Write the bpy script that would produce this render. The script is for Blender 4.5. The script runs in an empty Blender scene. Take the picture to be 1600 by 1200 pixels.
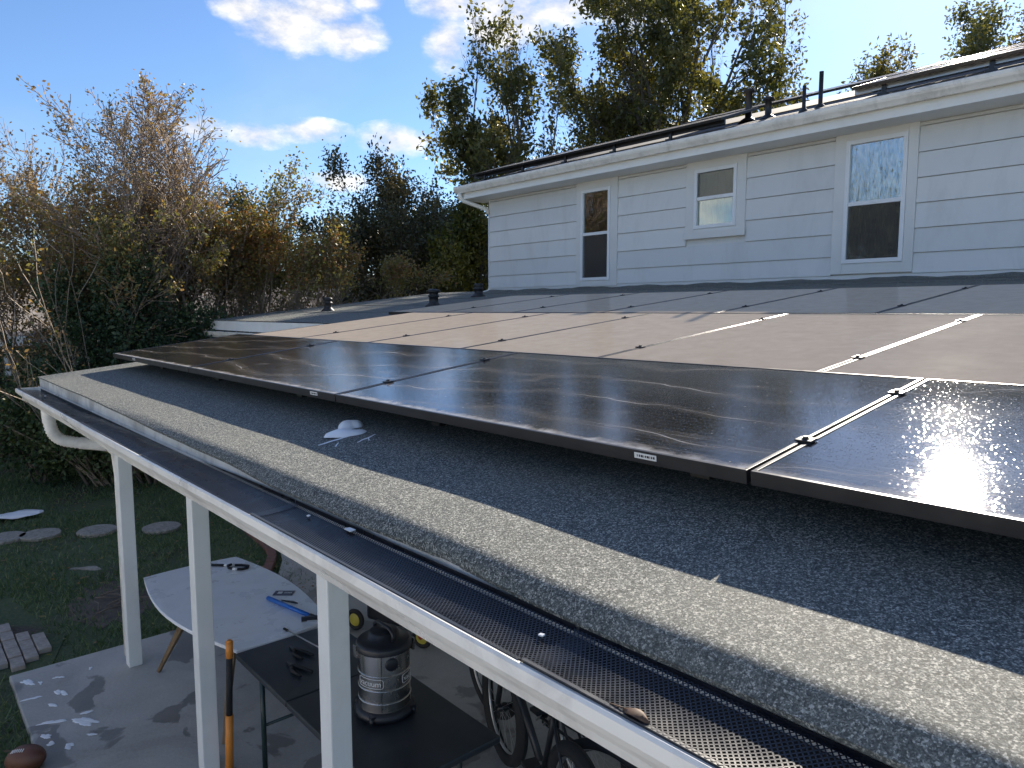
import bpy, math, random
import numpy as np
from mathutils import Matrix, Vector

random.seed(7)
rng = np.random.default_rng(7)
R_ = math.radians
scene = bpy.context.scene
col = scene.collection

# ------------------------------------------------------------------ camera
cam_d = bpy.data.cameras.new('camera')
cam_d.sensor_width = 36.0
cam_d.lens = 1115.0 / 1600.0 * 36.0
cam_d.clip_start = 0.05
cam_d.clip_end = 2000
cam = bpy.data.objects.new('camera', cam_d)
col.objects.link(cam)
fw = Vector((-0.74589516, 0.65811452, -0.10259477))
up = Vector((-0.07693089, 0.06787728, 0.99472323))
rt = fw.cross(up)
m = Matrix((rt, up, -fw)).transposed().to_4x4()
m.translation = Vector((0, 0, 2.9))
cam.matrix_world = m
scene.camera = cam

# ------------------------------------------------------------------ sun and sky
SUN = Vector((-0.275, 0.835, 0.495)).normalized()
SUN_EL = math.asin(SUN.z)
SUN_AZ = math.atan2(SUN.x, SUN.y)
sd = bpy.data.lights.new('sun', 'SUN')
sd.energy = 5.0
sd.angle = R_(0.53)
sd.color = (1.0, 0.90, 0.76)
so = bpy.data.objects.new('sun', sd)
col.objects.link(so)
so.rotation_euler = (-SUN).to_track_quat('-Z', 'Y').to_euler()
so.location = SUN * 60

world = bpy.data.worlds.new('World')
scene.world = world
world.use_nodes = True
wt = world.node_tree
wt.nodes.clear()


def nd(t, typ, inp=None, **kw):
    n = t.nodes.new(typ)
    for k_, v_ in kw.items():
        setattr(n, k_, v_)
    if inp:
        for k_, v_ in inp.items():
            s = n.inputs[k_]
            if hasattr(v_, 'is_linked') or hasattr(v_, 'links'):
                t.links.new(v_, s)
            else:
                s.default_value = v_
    return n


def mth(t, op, a, b=0.0, c=None, clamp=False):
    n = nd(t, 'ShaderNodeMath', operation=op, use_clamp=clamp)
    for i, x in enumerate((a, b, c)):
        if x is None:
            continue
        if hasattr(x, 'links'):
            t.links.new(x, n.inputs[i])
        else:
            n.inputs[i].default_value = x
    return n.outputs[0]


sky = nd(wt, 'ShaderNodeTexSky', sky_type='NISHITA', sun_disc=False)
sky.sun_elevation = SUN_EL
sky.sun_rotation = SUN_AZ
sky.altitude = 200
sky.air_density = 1.0
sky.dust_density = 0.25
sky.ozone_density = 3.5
skyt = nd(wt, 'ShaderNodeMix', {'Factor': 1.0, 6: sky.outputs[0], 7: (0.88, 0.98, 1.12, 1)}, data_type='RGBA', blend_type='MULTIPLY')
tc = nd(wt, 'ShaderNodeTexCoord')
sep = nd(wt, 'ShaderNodeSeparateXYZ', {0: tc.outputs['Generated']})
az = mth(wt, 'ARCTAN2', sep.outputs[0], sep.outputs[1])
el = mth(wt, 'ARCSINE', sep.outputs[2])
stretch = nd(wt, 'ShaderNodeMapping', {'Vector': tc.outputs['Generated'], 'Scale': (1, 1, 1.9)})
nz = nd(wt, 'ShaderNodeTexNoise', {'Vector': stretch.outputs[0], 'Scale': 17.0, 'Detail': 9.0, 'Roughness': 0.6})
nzl = nd(wt, 'ShaderNodeTexNoise', {'Vector': stretch.outputs[0], 'Scale': 3.1, 'Detail': 2.0, 'Roughness': 0.5})
CLOUDS = [(-1.139, 0.35, 0.061, 0.032), (-1.193, 0.362, 0.036, 0.017), (-1.063, 0.344, 0.046, 0.025),
          (-1.099, 0.37, 0.049, 0.019), (-0.933, 0.386, 0.046, 0.022), (-0.856, 0.373, 0.075, 0.04),
          (-0.934, 0.34, 0.03, 0.032), (-0.78, 0.383, 0.05, 0.024), (-1.115, 0.229, 0.053, 0.015),
          (-1.01, 0.224, 0.046, 0.02), (-1.183, 0.22, 0.04, 0.016), (-1.251, 0.223, 0.041, 0.016),
          (-1.084, 0.169, 0.041, 0.013), (-1.042, 0.384, 0.024, 0.011), (-0.678, 0.372, 0.058, 0.028)]
# larger clouds added outside the view to lift the sky light on shaded sides
r2 = random.Random(21)
for k_ in range(50):
    a_ = r2.uniform(-math.pi, math.pi)
    if -1.6 < a_ < 0.15:
        continue
    e_ = r2.uniform(0.14, 0.95)
    CLOUDS.append((a_, e_, r2.uniform(0.09, 0.2) / math.cos(e_), r2.uniform(0.04, 0.085)))
acc = None
for (ca, ce, ra, re) in CLOUDS:
    dx = mth(wt, 'MULTIPLY', mth(wt, 'SUBTRACT', az, ca), 1.0 / (ra * 1.25))
    dy = mth(wt, 'MULTIPLY', mth(wt, 'SUBTRACT', el, ce), 1.0 / (re * 1.3))
    e_ = mth(wt, 'MULTIPLY_ADD', dx, dx, mth(wt, 'MULTIPLY', dy, dy))
    w_ = mth(wt, 'SUBTRACT', 1.0, e_, clamp=True)
    acc = w_ if acc is None else mth(wt, 'MAXIMUM', acc, w_)
cov = mth(wt, 'ADD', mth(wt, 'MULTIPLY', acc, 0.75), mth(wt, 'MULTIPLY', mth(wt, 'SUBTRACT', nz.outputs[0], 0.5), 1.9))
cr = nd(wt, 'ShaderNodeMapRange', {'Value': cov, 'From Min': 0.05, 'From Max': 0.95}, interpolation_type='SMOOTHSTEP')
wisp = nd(wt, 'ShaderNodeMapRange', {'Value': nzl.outputs[0], 'From Min': 0.5, 'From Max': 0.85, 'To Max': 0.25})
cf = mth(wt, 'MAXIMUM', mth(wt, 'MULTIPLY', cr.outputs[0], mth(wt, 'GREATER_THAN', acc, 0.0001)), wisp.outputs[0])
cshade = nd(wt, 'ShaderNodeMapRange', {'Value': nz.outputs[0], 'From Min': 0.35, 'From Max': 0.7, 'To Min': 4.8, 'To Max': 8.3})
ccol = nd(wt, 'ShaderNodeMix', {'Factor': 1.0, 6: (1.0, 0.97, 0.93, 1), 7: cshade.outputs[0]}, data_type='RGBA', blend_type='MULTIPLY')
cmix = nd(wt, 'ShaderNodeMix', {'Factor': mth(wt, 'MULTIPLY', cf, 0.95), 6: skyt.outputs[2], 7: ccol.outputs[2]}, data_type='RGBA')
bg = nd(wt, 'ShaderNodeBackground', {'Color': cmix.outputs[2], 'Strength': 0.076})
wo = nd(wt, 'ShaderNodeOutputWorld', {'Surface': bg.outputs[0]})

scene.view_settings.view_transform = 'Standard'
scene.view_settings.look = 'None'
scene.view_settings.gamma = 1.0
scene.view_settings.use_curve_mapping = False
scene.view_settings.exposure = 1.12
scene.cycles.max_bounces = 8
scene.cycles.transparent_max_bounces = 12
scene.cycles.sample_clamp_indirect = 6.0


# ------------------------------------------------------------------ materials
def mat(name):
    mm = bpy.data.materials.new(name)
    mm.use_nodes = True
    t = mm.node_tree
    t.nodes.clear()
    o = t.nodes.new('ShaderNodeOutputMaterial')
    return mm, t, o


def rgba(c):
    return (c[0], c[1], c[2], 1.0)


def noise(t, scale, detail=4, rough=0.55, vec=None, dist=0.0):
    if vec is None:
        vec = nd(t, 'ShaderNodeTexCoord').outputs['Object']
    return nd(t, 'ShaderNodeTexNoise', {'Vector': vec, 'Scale': scale, 'Detail': detail, 'Roughness': rough, 'Distortion': dist}).outputs[0]


def ramp(t, fac, stops):
    r = nd(t, 'ShaderNodeValToRGB')
    t.links.new(fac, r.inputs[0])
    e = r.color_ramp.elements
    while len(e) > 1:
        e.remove(e[-1])
    e[0].position = stops[0][0]
    e[0].color = rgba(stops[0][1])
    for p, c in stops[1:]:
        x = e.new(p)
        x.color = rgba(c)
    return r.outputs[0]


def mixc(t, f, a, b, blend='MIX'):
    n = nd(t, 'ShaderNodeMix', data_type='RGBA', blend_type=blend)
    for i, x in ((0, f), (6, a), (7, b)):
        if hasattr(x, 'links'):
            t.links.new(x, n.inputs[i])
        else:
            n.inputs[i].default_value = x if i == 0 else rgba(x)
    return n.outputs[2]


def bump(t, h, strength, dist=0.01, normal=None):
    b = nd(t, 'ShaderNodeBump', {'Height': h, 'Strength': strength, 'Distance': dist})
    if normal is not None:
        t.links.new(normal, b.inputs['Normal'])
    return b.outputs[0]


def pbr(name, c, rough=0.5, metal=0.0, var=0.15, vscale=6.0, bscale=0, bstr=0.2, bdist=0.004, coat=0.0, dirt=None, dscale=2.5, damt=0.4, spec=0.5):
    mm, t, o = mat(name)
    tcx = nd(t, 'ShaderNodeTexCoord').outputs['Object']
    n1 = noise(t, vscale, 5, 0.6, tcx)
    lo = tuple(max(0, x * (1 - var)) for x in c)
    hi = tuple(min(1, x * (1 + var)) for x in c)
    cc = ramp(t, n1, [(0.3, lo), (0.7, hi)])
    if dirt:
        n2 = noise(t, dscale, 8, 0.7, tcx, 0.6)
        f = nd(t, 'ShaderNodeMapRange', {'Value': n2, 'From Min': 0.48, 'From Max': 0.72, 'To Max': damt}).outputs[0]
        cc = mixc(t, f, cc, dirt)
    p = nd(t, 'ShaderNodeBsdfPrincipled', {'Base Color': cc, 'Metallic': metal, 'Roughness': rough, 'Coat Weight': coat, 'Specular IOR Level': spec})
    rr = nd(t, 'ShaderNodeMapRange', {'Value': n1, 'From Min': 0.3, 'From Max': 0.7, 'To Min': max(0, rough - 0.08), 'To Max': min(1, rough + 0.08)})
    t.links.new(rr.outputs[0], p.inputs['Roughness'])
    if bscale:
        t.links.new(bump(t, noise(t, bscale, 4, 0.6, tcx), bstr, bdist), p.inputs['Normal'])
    t.links.new(p.outputs[0], o.inputs[0])
    return mm


M = {}
M['white_paint'] = pbr('white_paint', (0.78, 0.78, 0.75), 0.45, var=0.05, vscale=1.6, bscale=60, bstr=0.08, dirt=(0.42, 0.40, 0.36), dscale=1.6, damt=0.22)
M['fascia_worn'] = pbr('fascia_worn', (0.66, 0.65, 0.61), 0.6, var=0.12, vscale=9, bscale=60, bstr=0.2, dirt=(0.16, 0.15, 0.13), dscale=3.2, damt=0.7)
M['siding'] = pbr('siding', (0.68, 0.68, 0.66), 0.5, var=0.04, vscale=1.2, bscale=35, bstr=0.12, dirt=(0.5, 0.49, 0.46), dscale=1.1, damt=0.25)
def siding_mat():
    mm, t, o = mat('siding_board')
    tcx = nd(t, 'ShaderNodeTexCoord').outputs['Object']
    oi = nd(t, 'ShaderNodeObjectInfo')
    grain = noise(t, 1.0, 6, 0.65, nd(t, 'ShaderNodeMapping', {'Vector': tcx, 'Scale': (3, 60, 60)}).outputs[0], 0.3)
    dirt = noise(t, 1.0, 7, 0.7, nd(t, 'ShaderNodeMapping', {'Vector': tcx, 'Scale': (2.2, 1, 0.7)}).outputs[0], 0.5)
    c = ramp(t, oi.outputs['Random'], [(0.0, (0.64, 0.645, 0.64)), (1.0, (0.71, 0.71, 0.695))])
    c = mixc(t, nd(t, 'ShaderNodeMapRange', {'Value': dirt, 'From Min': 0.5, 'From Max': 0.75, 'To Max': 0.35}).outputs[0], c, (0.42, 0.41, 0.38))
    p = nd(t, 'ShaderNodeBsdfPrincipled', {'Base Color': c, 'Roughness': 0.5})
    t.links.new(bump(t, grain, 0.35, 0.004, bump(t, noise(t, 1.4, 2, 0.5, tcx), 0.25, 0.03)), p.inputs['Normal'])
    t.links.new(p.outputs[0], o.inputs[0])
    return mm


M['siding_board'] = siding_mat()
M['gutter_white'] = pbr('gutter_white', (0.80, 0.77, 0.70), 0.32, var=0.04, vscale=3, dirt=(0.34, 0.31, 0.27), dscale=4, damt=0.6)
M['vinyl'] = pbr('vinyl', (0.76, 0.77, 0.78), 0.35, var=0.03)
M['black_metal'] = pbr('black_metal', (0.018, 0.019, 0.022), 0.38, metal=0.0, var=0.2, vscale=12, spec=0.6)
M['guard_black'] = pbr('guard_black', (0.010, 0.012, 0.018), 0.3, var=0.2, vscale=12, spec=0.3)
M['grime'] = pbr('grime', (0.022, 0.020, 0.018), 0.8, var=0.5, vscale=20, bscale=60, bstr=0.5)
M['frame_black'] = pbr('frame_black', (0.014, 0.014, 0.016), 0.34, metal=0.0, var=0.2, vscale=9)
M['alu'] = pbr('alu', (0.5, 0.5, 0.5), 0.35, metal=0.9, var=0.1)
M['rubber'] = pbr('rubber', (0.016, 0.016, 0.017), 0.75, var=0.3, vscale=15)
M['plastic_black'] = pbr('plastic_black', (0.014, 0.016, 0.022), 0.4, var=0.2, vscale=10)
M['table_black'] = pbr('table_black', (0.022, 0.028, 0.034), 0.42, var=0.25, vscale=4, bscale=220, bstr=0.25, dirt=(0.07, 0.07, 0.07), dscale=3, damt=0.35)
M['table_white'] = pbr('table_white', (0.87, 0.88, 0.90), 0.3, var=0.04, vscale=3, dirt=(0.55, 0.54, 0.5), dscale=3.0, damt=0.3)
M['dark_green_metal'] = pbr('dark_green_metal', (0.012, 0.03, 0.028), 0.4, var=0.2)
M['wood_leg'] = pbr('wood_leg', (0.19, 0.12, 0.06), 0.5, var=0.3, vscale=14)
M['orange'] = pbr('orange', (0.72, 0.25, 0.035), 0.5, var=0.08, dirt=(0.3, 0.13, 0.04), dscale=9)
M['blue'] = pbr('blue', (0.015, 0.15, 0.55), 0.35, var=0.06)
M['steel'] = pbr('steel', (0.52, 0.50, 0.47), 0.26, metal=1.0, var=0.06, vscale=5, bscale=0)
M['chrome'] = pbr('chrome', (0.7, 0.7, 0.7), 0.15, metal=1.0, var=0.03)
M['yellow'] = pbr('yellow', (0.50, 0.42, 0.06), 0.45, var=0.1)
M['red'] = pbr('red', (0.35, 0.03, 0.02), 0.4, var=0.1)
M['white_plastic'] = pbr('white_plastic', (0.75, 0.75, 0.75), 0.4, var=0.05)
M['sticker'] = pbr('sticker', (0.68, 0.68, 0.66), 0.5, var=0.08, vscale=60)
M['pipe_dark'] = pbr('pipe_dark', (0.016, 0.016, 0.017), 0.5, var=0.25)
M['fence_wood'] = pbr('fence_wood', (0.16, 0.115, 0.08), 0.8, var=0.4, vscale=5, bscale=25, bstr=0.4)
M['shingle'] = pbr('shingle', (0.20, 0.175, 0.155), 0.85, var=0.35, vscale=3.5, bscale=50, bstr=0.5)
M['shingle_dark'] = pbr('shingle_dark', (0.10, 0.095, 0.092), 0.8, var=0.4, vscale=9, bscale=60, bstr=0.5)
M['beige_wall'] = pbr('beige_wall', (0.42, 0.37, 0.30), 0.7, var=0.1)
M['stone'] = pbr('stone', (0.30, 0.27, 0.23), 0.85, var=0.35, vscale=28, bscale=40, bstr=0.5, dirt=(0.12, 0.12, 0.08), dscale=6)
M['paver'] = pbr('paver', (0.36, 0.31, 0.265), 0.85, var=0.3, vscale=14, bscale=60, bstr=0.5, dirt=(0.10, 0.10, 0.075), dscale=5)
M['red_brick'] = pbr('red_brick', (0.20, 0.10, 0.075), 0.85, var=0.3, vscale=14, bscale=60, bstr=0.5)
M['leather'] = pbr('leather', (0.12, 0.045, 0.025), 0.5, var=0.2, bscale=220, bstr=0.3)
M['bark'] = pbr('bark', (0.13, 0.105, 0.085), 0.9, var=0.4, vscale=6, bscale=18, bstr=0.6, bdist=0.02)
M['bark_pale'] = pbr('bark_pale', (0.26, 0.20, 0.155), 0.8, var=0.35, vscale=5, bscale=12, bstr=0.4)
M['bark_stem'] = pbr('bark_stem', (0.32, 0.26, 0.2), 0.75, var=0.25, vscale=5)
M['soil'] = pbr('soil', (0.12, 0.095, 0.075), 0.95, var=0.4, vscale=9, bscale=40, bstr=0.8, bdist=0.02)
M['paper'] = pbr('paper', (0.8, 0.8, 0.8), 0.6, var=0.04)
M['print_dark'] = pbr('print_dark', (0.04, 0.045, 0.08), 0.3, var=0.2, vscale=30)
M['deadleaf'] = pbr('deadleaf', (0.10, 0.055, 0.03), 0.7, var=0.3, vscale=40)
M['sealant'] = pbr('sealant', (0.22, 0.21, 0.19), 0.75, var=0.25, vscale=14, bscale=60, bstr=0.4, dirt=(0.08, 0.075, 0.065), dscale=9, damt=0.8)
M['curtain_green'] = pbr('curtain_green', (0.62, 0.66, 0.38), 0.9, var=0.25, vscale=9)
M['curtain_dark'] = pbr('curtain_dark', (0.30, 0.28, 0.24), 0.9, var=0.25, vscale=9)
M['lawn_stick'] = pbr('lawn_stick', (0.16, 0.13, 0.10), 0.85, var=0.3)


def foam_mat():
    mm, t, o = mat('foam')
    tcx = nd(t, 'ShaderNodeTexCoord').outputs['Object']
    p = nd(t, 'ShaderNodeBsdfPrincipled', {'Base Color': (0.85, 0.86, 0.88, 1), 'Roughness': 0.55, 'Subsurface Weight': 0.3, 'Subsurface Radius': (0.02, 0.02, 0.02)})
    t.links.new(bump(t, noise(t, 90, 3, 0.6, tcx), 0.5, 0.004), p.inputs['Normal'])
    t.links.new(p.outputs[0], o.inputs[0])
    return mm


M['foam'] = foam_mat()


def roof_mat():
    mm, t, o = mat('cap_sheet_granules')
    tcx = nd(t, 'ShaderNodeTexCoord').outputs['Object']
    v = nd(t, 'ShaderNodeTexVoronoi', {'Vector': tcx, 'Scale': 430.0, 'Randomness': 1.0})
    v2 = nd(t, 'ShaderNodeTexVoronoi', {'Vector': tcx, 'Scale': 210.0, 'Randomness': 1.0})
    sx = nd(t, 'ShaderNodeSeparateColor', {0: v.outputs['Color']})
    sx2 = nd(t, 'ShaderNodeSeparateColor', {0: v2.outputs['Color']})
    g = mth(t, 'ADD', mth(t, 'MULTIPLY', sx.outputs[0], 0.55), mth(t, 'MULTIPLY', sx2.outputs[1], 0.45))
    c = ramp(t, g, [(0.15, (0.014, 0.018, 0.02)), (0.42, (0.075, 0.086, 0.083)), (0.66, (0.18, 0.19, 0.175)), (0.88, (0.55, 0.54, 0.48))])
    big = noise(t, 1.3, 6, 0.65, tcx, 0.8)
    c = mixc(t, nd(t, 'ShaderNodeMapRange', {'Value': big, 'From Min': 0.35, 'From Max': 0.7, 'To Min': 0.0, 'To Max': 0.3}).outputs[0], c, (0.22, 0.22, 0.185))
    p = nd(t, 'ShaderNodeBsdfPrincipled', {'Base Color': c, 'Roughness': 0.8, 'Specular IOR Level': 0.35})
    b1 = bump(t, g, 0.85, 0.0035)
    b2 = bump(t, noise(t, 5, 4, 0.6, tcx), 0.25, 0.02, b1)
    t.links.new(b2, p.inputs['Normal'])
    t.links.new(p.outputs[0], o.inputs[0])
    return mm


M['roof'] = roof_mat()


def panel_mat(name, dust, streak):
    mm, t, o = mat(name)
    tco = nd(t, 'ShaderNodeTexCoord').outputs['Object']
    oi = nd(t, 'ShaderNodeObjectInfo')
    off = nd(t, 'ShaderNodeVectorMath', {0: tco, 1: (0, 0, 0)}, operation='ADD')
    cmb = nd(t, 'ShaderNodeCombineXYZ', {0: mth(t, 'MULTIPLY', oi.outputs['Random'], 37.0), 1: mth(t, 'MULTIPLY', oi.outputs['Random'], 19.0)})
    t.links.new(cmb.outputs[0], off.inputs[1])
    rv = off.outputs[0]
    sp = nd(t, 'ShaderNodeSeparateXYZ', {0: tco})
    # cells and busbars
    cellx = mth(t, 'PINGPONG', mth(t, 'ADD', sp.outputs[0], 0.0), 0.0835)
    celly = mth(t, 'PINGPONG', sp.outputs[1], 0.0835)
    gap = mth(t, 'LESS_THAN', mth(t, 'MINIMUM', cellx, celly), 0.0012)
    bus = mth(t, 'LESS_THAN', mth(t, 'PINGPONG', sp.outputs[1], 0.0139), 0.0008)
    cn = noise(t, 3, 2, 0.5, rv)
    base = ramp(t, cn, [(0.3, (0.006, 0.007, 0.010)), (0.7, (0.012, 0.013, 0.017))])
    base = mixc(t, mth(t, 'MULTIPLY', gap, 0.6), base, (0.05, 0.052, 0.055))
    base = mixc(t, mth(t, 'MULTIPLY', bus, 0.5), base, (0.13, 0.13, 0.13))
    glass = nd(t, 'ShaderNodeBsdfPrincipled', {'Base Color': base, 'Roughness': 0.07, 'IOR': 1.7})
    rn = noise(t, 2.2, 5, 0.6, rv)
    rr = nd(t, 'ShaderNodeMapRange', {'Value': rn, 'From Min': 0.3, 'From Max': 0.7, 'To Min': 0.03 + dust * 0.03, 'To Max': 0.06 + dust * 0.05})
    t.links.new(rr.outputs[0], glass.inputs['Roughness'])
    spk = nd(t, 'ShaderNodeTexVoronoi', {'Vector': rv, 'Scale': 330.0})
    wv = noise(t, 2.6, 2, 0.5, rv)
    # fine droplets and grit tilt a share of tiny facets: the sun breaks into sparkles
    spc = nd(t, 'ShaderNodeSeparateColor', {0: spk.outputs['Color']})
    tilt = mth(t, 'MULTIPLY', mth(t, 'GREATER_THAN', spc.outputs[2], 0.78), 0.13 if dust < 0.5 else 0.05)
    tv = nd(t, 'ShaderNodeCombineXYZ', {0: mth(t, 'MULTIPLY', mth(t, 'SUBTRACT', spc.outputs[0], 0.5), tilt), 1: mth(t, 'MULTIPLY', mth(t, 'SUBTRACT', spc.outputs[1], 0.5), tilt)})
    nv = nd(t, 'ShaderNodeVectorMath', {0: nd(t, 'ShaderNodeNewGeometry').outputs['Normal'], 1: tv.outputs[0]}, operation='ADD')
    nn = nd(t, 'ShaderNodeVectorMath', {0: nv.outputs[0]}, operation='NORMALIZE')
    bb = bump(t, spk.outputs['Distance'], 0.055 if dust < 0.5 else 0.03, 0.0015, bump(t, wv, 0.02, 0.02, nn.outputs[0]))
    t.links.new(bb, glass.inputs['Normal'])
    # dust film
    dn = noise(t, 9, 8, 0.7, rv, 0.5)
    dn2 = noise(t, 420, 2, 0.5, rv)
    df = mth(t, 'MULTIPLY_ADD', mth(t, 'SUBTRACT', dn, 0.5), 0.18 * dust + 0.01, dust)
    df = mth(t, 'MULTIPLY_ADD', mth(t, 'SUBTRACT', dn2, 0.5), 0.5 * dust + 0.004, df, clamp=True)
    # settled specks
    vs = nd(t, 'ShaderNodeTexVoronoi', {'Vector': rv, 'Scale': 26.0})
    speck = mth(t, 'MULTIPLY', mth(t, 'LESS_THAN', vs.outputs['Distance'], 0.075), 0.75)
    df = mth(t, 'MAXIMUM', df, mth(t, 'MULTIPLY', speck, nd(t, 'ShaderNodeSeparateColor', {0: vs.outputs['Color']}).outputs[0]))
    dcol = ramp(t, dn, [(0.3, (0.54, 0.44, 0.34)), (0.7, (0.60, 0.50, 0.395))])
    if streak > 0:
        # rinse lines and dried soap runs left by washing
        wob = noise(t, 1.0, 3, 0.45, nd(t, 'ShaderNodeMapping', {'Vector': rv, 'Scale': (1.1, 0.9, 1.0)}).outputs[0], 0.2)
        srv = nd(t, 'ShaderNodeSeparateXYZ', {0: rv})
        ph = mth(t, 'ADD', mth(t, 'MULTIPLY_ADD', srv.outputs[1], 3.4, mth(t, 'MULTIPLY', srv.outputs[0], -0.35)), mth(t, 'MULTIPLY', wob, 2.6))
        lines = mth(t, 'MULTIPLY', mth(t, 'PINGPONG', ph, 0.5), 0.12)
        ln = nd(t, 'ShaderNodeMapRange', {'Value': lines, 'From Min': 0.0, 'From Max': 0.0021, 'To Min': 1.0, 'To Max': 0.0}).outputs[0]
        brk = nd(t, 'ShaderNodeMapRange', {'Value': noise(t, 1.6, 3, 0.5, rv), 'From Min': 0.47, 'From Max': 0.60}).outputs[0]
        fine = noise(t, 60, 3, 0.6, nd(t, 'ShaderNodeMapping', {'Vector': rv, 'Scale': (0.3, 1, 1)}).outputs[0])
        ln = mth(t, 'MULTIPLY', mth(t, 'MULTIPLY', ln, brk), mth(t, 'MULTIPLY_ADD', fine, 1.2, 0.1), clamp=True)
        edge = nd(t, 'ShaderNodeMapRange', {'Value': lines, 'From Min': 0.0, 'From Max': 0.022, 'To Min': 0.22, 'To Max': 0.0}).outputs[0]
        sm = noise(t, 1.7, 6, 0.65, nd(t, 'ShaderNodeMapping', {'Vector': rv, 'Scale': (0.6, 1.7, 1)}).outputs[0], 1.6)
        smf = nd(t, 'ShaderNodeMapRange', {'Value': sm, 'From Min': 0.58, 'From Max': 0.72, 'To Max': 0.38}).outputs[0]
        # soap collects along the low frame edge
        lowe = nd(t, 'ShaderNodeMapRange', {'Value': mth(t, 'MULTIPLY_ADD', mth(t, 'SUBTRACT', dn, 0.5), 0.12, sp.outputs[1]), 'From Min': 0.012, 'From Max': 0.05, 'To Min': 0.75, 'To Max': 0.0}).outputs[0]
        sf = mth(t, 'MAXIMUM', mth(t, 'MAXIMUM', ln, mth(t, 'MULTIPLY', smf, fine)), mth(t, 'MAXIMUM', lowe, mth(t, 'MULTIPLY', edge, fine)))
        df = mth(t, 'MAXIMUM', df, mth(t, 'MULTIPLY', sf, streak))
        dcol = mixc(t, mth(t, 'MULTIPLY', sf, 1.0, clamp=True), dcol, (0.72, 0.72, 0.70))
    dd = nd(t, 'ShaderNodeBsdfDiffuse', {'Color': dcol, 'Roughness': 0.6})
    mx = nd(t, 'ShaderNodeMixShader', {0: df, 1: glass.outputs[0], 2: dd.outputs[0]})
    t.links.new(mx.outputs[0], o.inputs[0])
    return mm


M['glass_washed'] = panel_mat('panel_glass_washed', 0.012, 0.9)
M['glass_dusty'] = panel_mat('panel_glass_dusty', 0.78, 0.0)


def leaf_mat(name, stops, transl=0.35):
    mm, t, o = mat(name)
    at = nd(t, 'ShaderNodeAttribute', attribute_name='tint')
    c = ramp(t, at.outputs['Fac'], stops)
    d = nd(t, 'ShaderNodeBsdfPrincipled', {'Base Color': c, 'Roughness': 0.5, 'Specular IOR Level': 0.4})
    tr = nd(t, 'ShaderNodeBsdfTranslucent')
    c2 = mixc(t, 1.0, c, (1.0, 0.95, 0.45), 'MULTIPLY')
    c3 = nd(t, 'ShaderNodeVectorMath', {0: c2, 1: (1.7, 1.7, 1.7)}, operation='MULTIPLY')
    t.links.new(c3.outputs[0], tr.inputs[0])
    mx = nd(t, 'ShaderNodeMixShader', {0: transl, 1: d.outputs[0], 2: tr.outputs[0]})
    t.links.new(mx.outputs[0], o.inputs[0])
    return mm


M['leaf_myrtle_brown'] = leaf_mat('leaf_myrtle_brown', [(0.0, (0.20, 0.14, 0.09)), (0.45, (0.24, 0.15, 0.075)), (0.7, (0.20, 0.17, 0.06)), (1.0, (0.12, 0.13, 0.05))])
M['leaf_myrtle_olive'] = leaf_mat('leaf_myrtle_olive', [(0.0, (0.09, 0.11, 0.042)), (0.5, (0.155, 0.15, 0.055)), (0.85, (0.20, 0.16, 0.06)), (1.0, (0.22, 0.11, 0.05))])
M['leaf_evergreen'] = leaf_mat('leaf_evergreen', [(0.0, (0.03, 0.055, 0.028)), (0.6, (0.05, 0.085, 0.035)), (1.0, (0.10, 0.125, 0.045))], 0.25)
M['leaf_oak'] = leaf_mat('leaf_oak', [(0.0, (0.045, 0.048, 0.026)), (0.6, (0.07, 0.068, 0.03)), (1.0, (0.12, 0.085, 0.04))], 0.25)
M['leaf_pecan'] = leaf_mat('leaf_pecan', [(0.0, (0.06, 0.068, 0.024)), (0.5, (0.10, 0.102, 0.034)), (1.0, (0.17, 0.14, 0.045))], 0.35)
M['leaf_yellow'] = leaf_mat('leaf_yellow', [(0.0, (0.05, 0.06, 0.015)), (0.5, (0.11, 0.11, 0.02)), (1.0, (0.2, 0.16, 0.03))], 0.35)
M['grass_blade'] = leaf_mat('grass_blade', [(0.0, (0.07, 0.125, 0.055)), (0.6, (0.11, 0.17, 0.08)), (0.9, (0.17, 0.21, 0.10)), (1.0, (0.28, 0.27, 0.15))], 0.25)


def ground_mat():
    mm, t, o = mat('lawn_soil')
    tcx = nd(t, 'ShaderNodeTexCoord').outputs['Object']
    a = noise(t, 0.8, 7, 0.6, tcx, 0.3)
    b = noise(t, 30, 5, 0.7, tcx)
    g = ramp(t, b, [(0.3, (0.05, 0.075, 0.035)), (0.55, (0.085, 0.115, 0.05)), (0.75, (0.14, 0.14, 0.075))])
    s = ramp(t, b, [(0.3, (0.05, 0.04, 0.03)), (0.7, (0.13, 0.10, 0.075))])
    c = mixc(t, nd(t, 'ShaderNodeMapRange', {'Value': a, 'From Min': 0.52, 'From Max': 0.66}).outputs[0], g, s)
    p = nd(t, 'ShaderNodeBsdfPrincipled', {'Base Color': c, 'Roughness': 0.95})
    t.links.new(bump(t, b, 0.8, 0.03), p.inputs['Normal'])
    t.links.new(p.outputs[0], o.inputs[0])
    return mm


M['ground'] = ground_mat()


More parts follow.
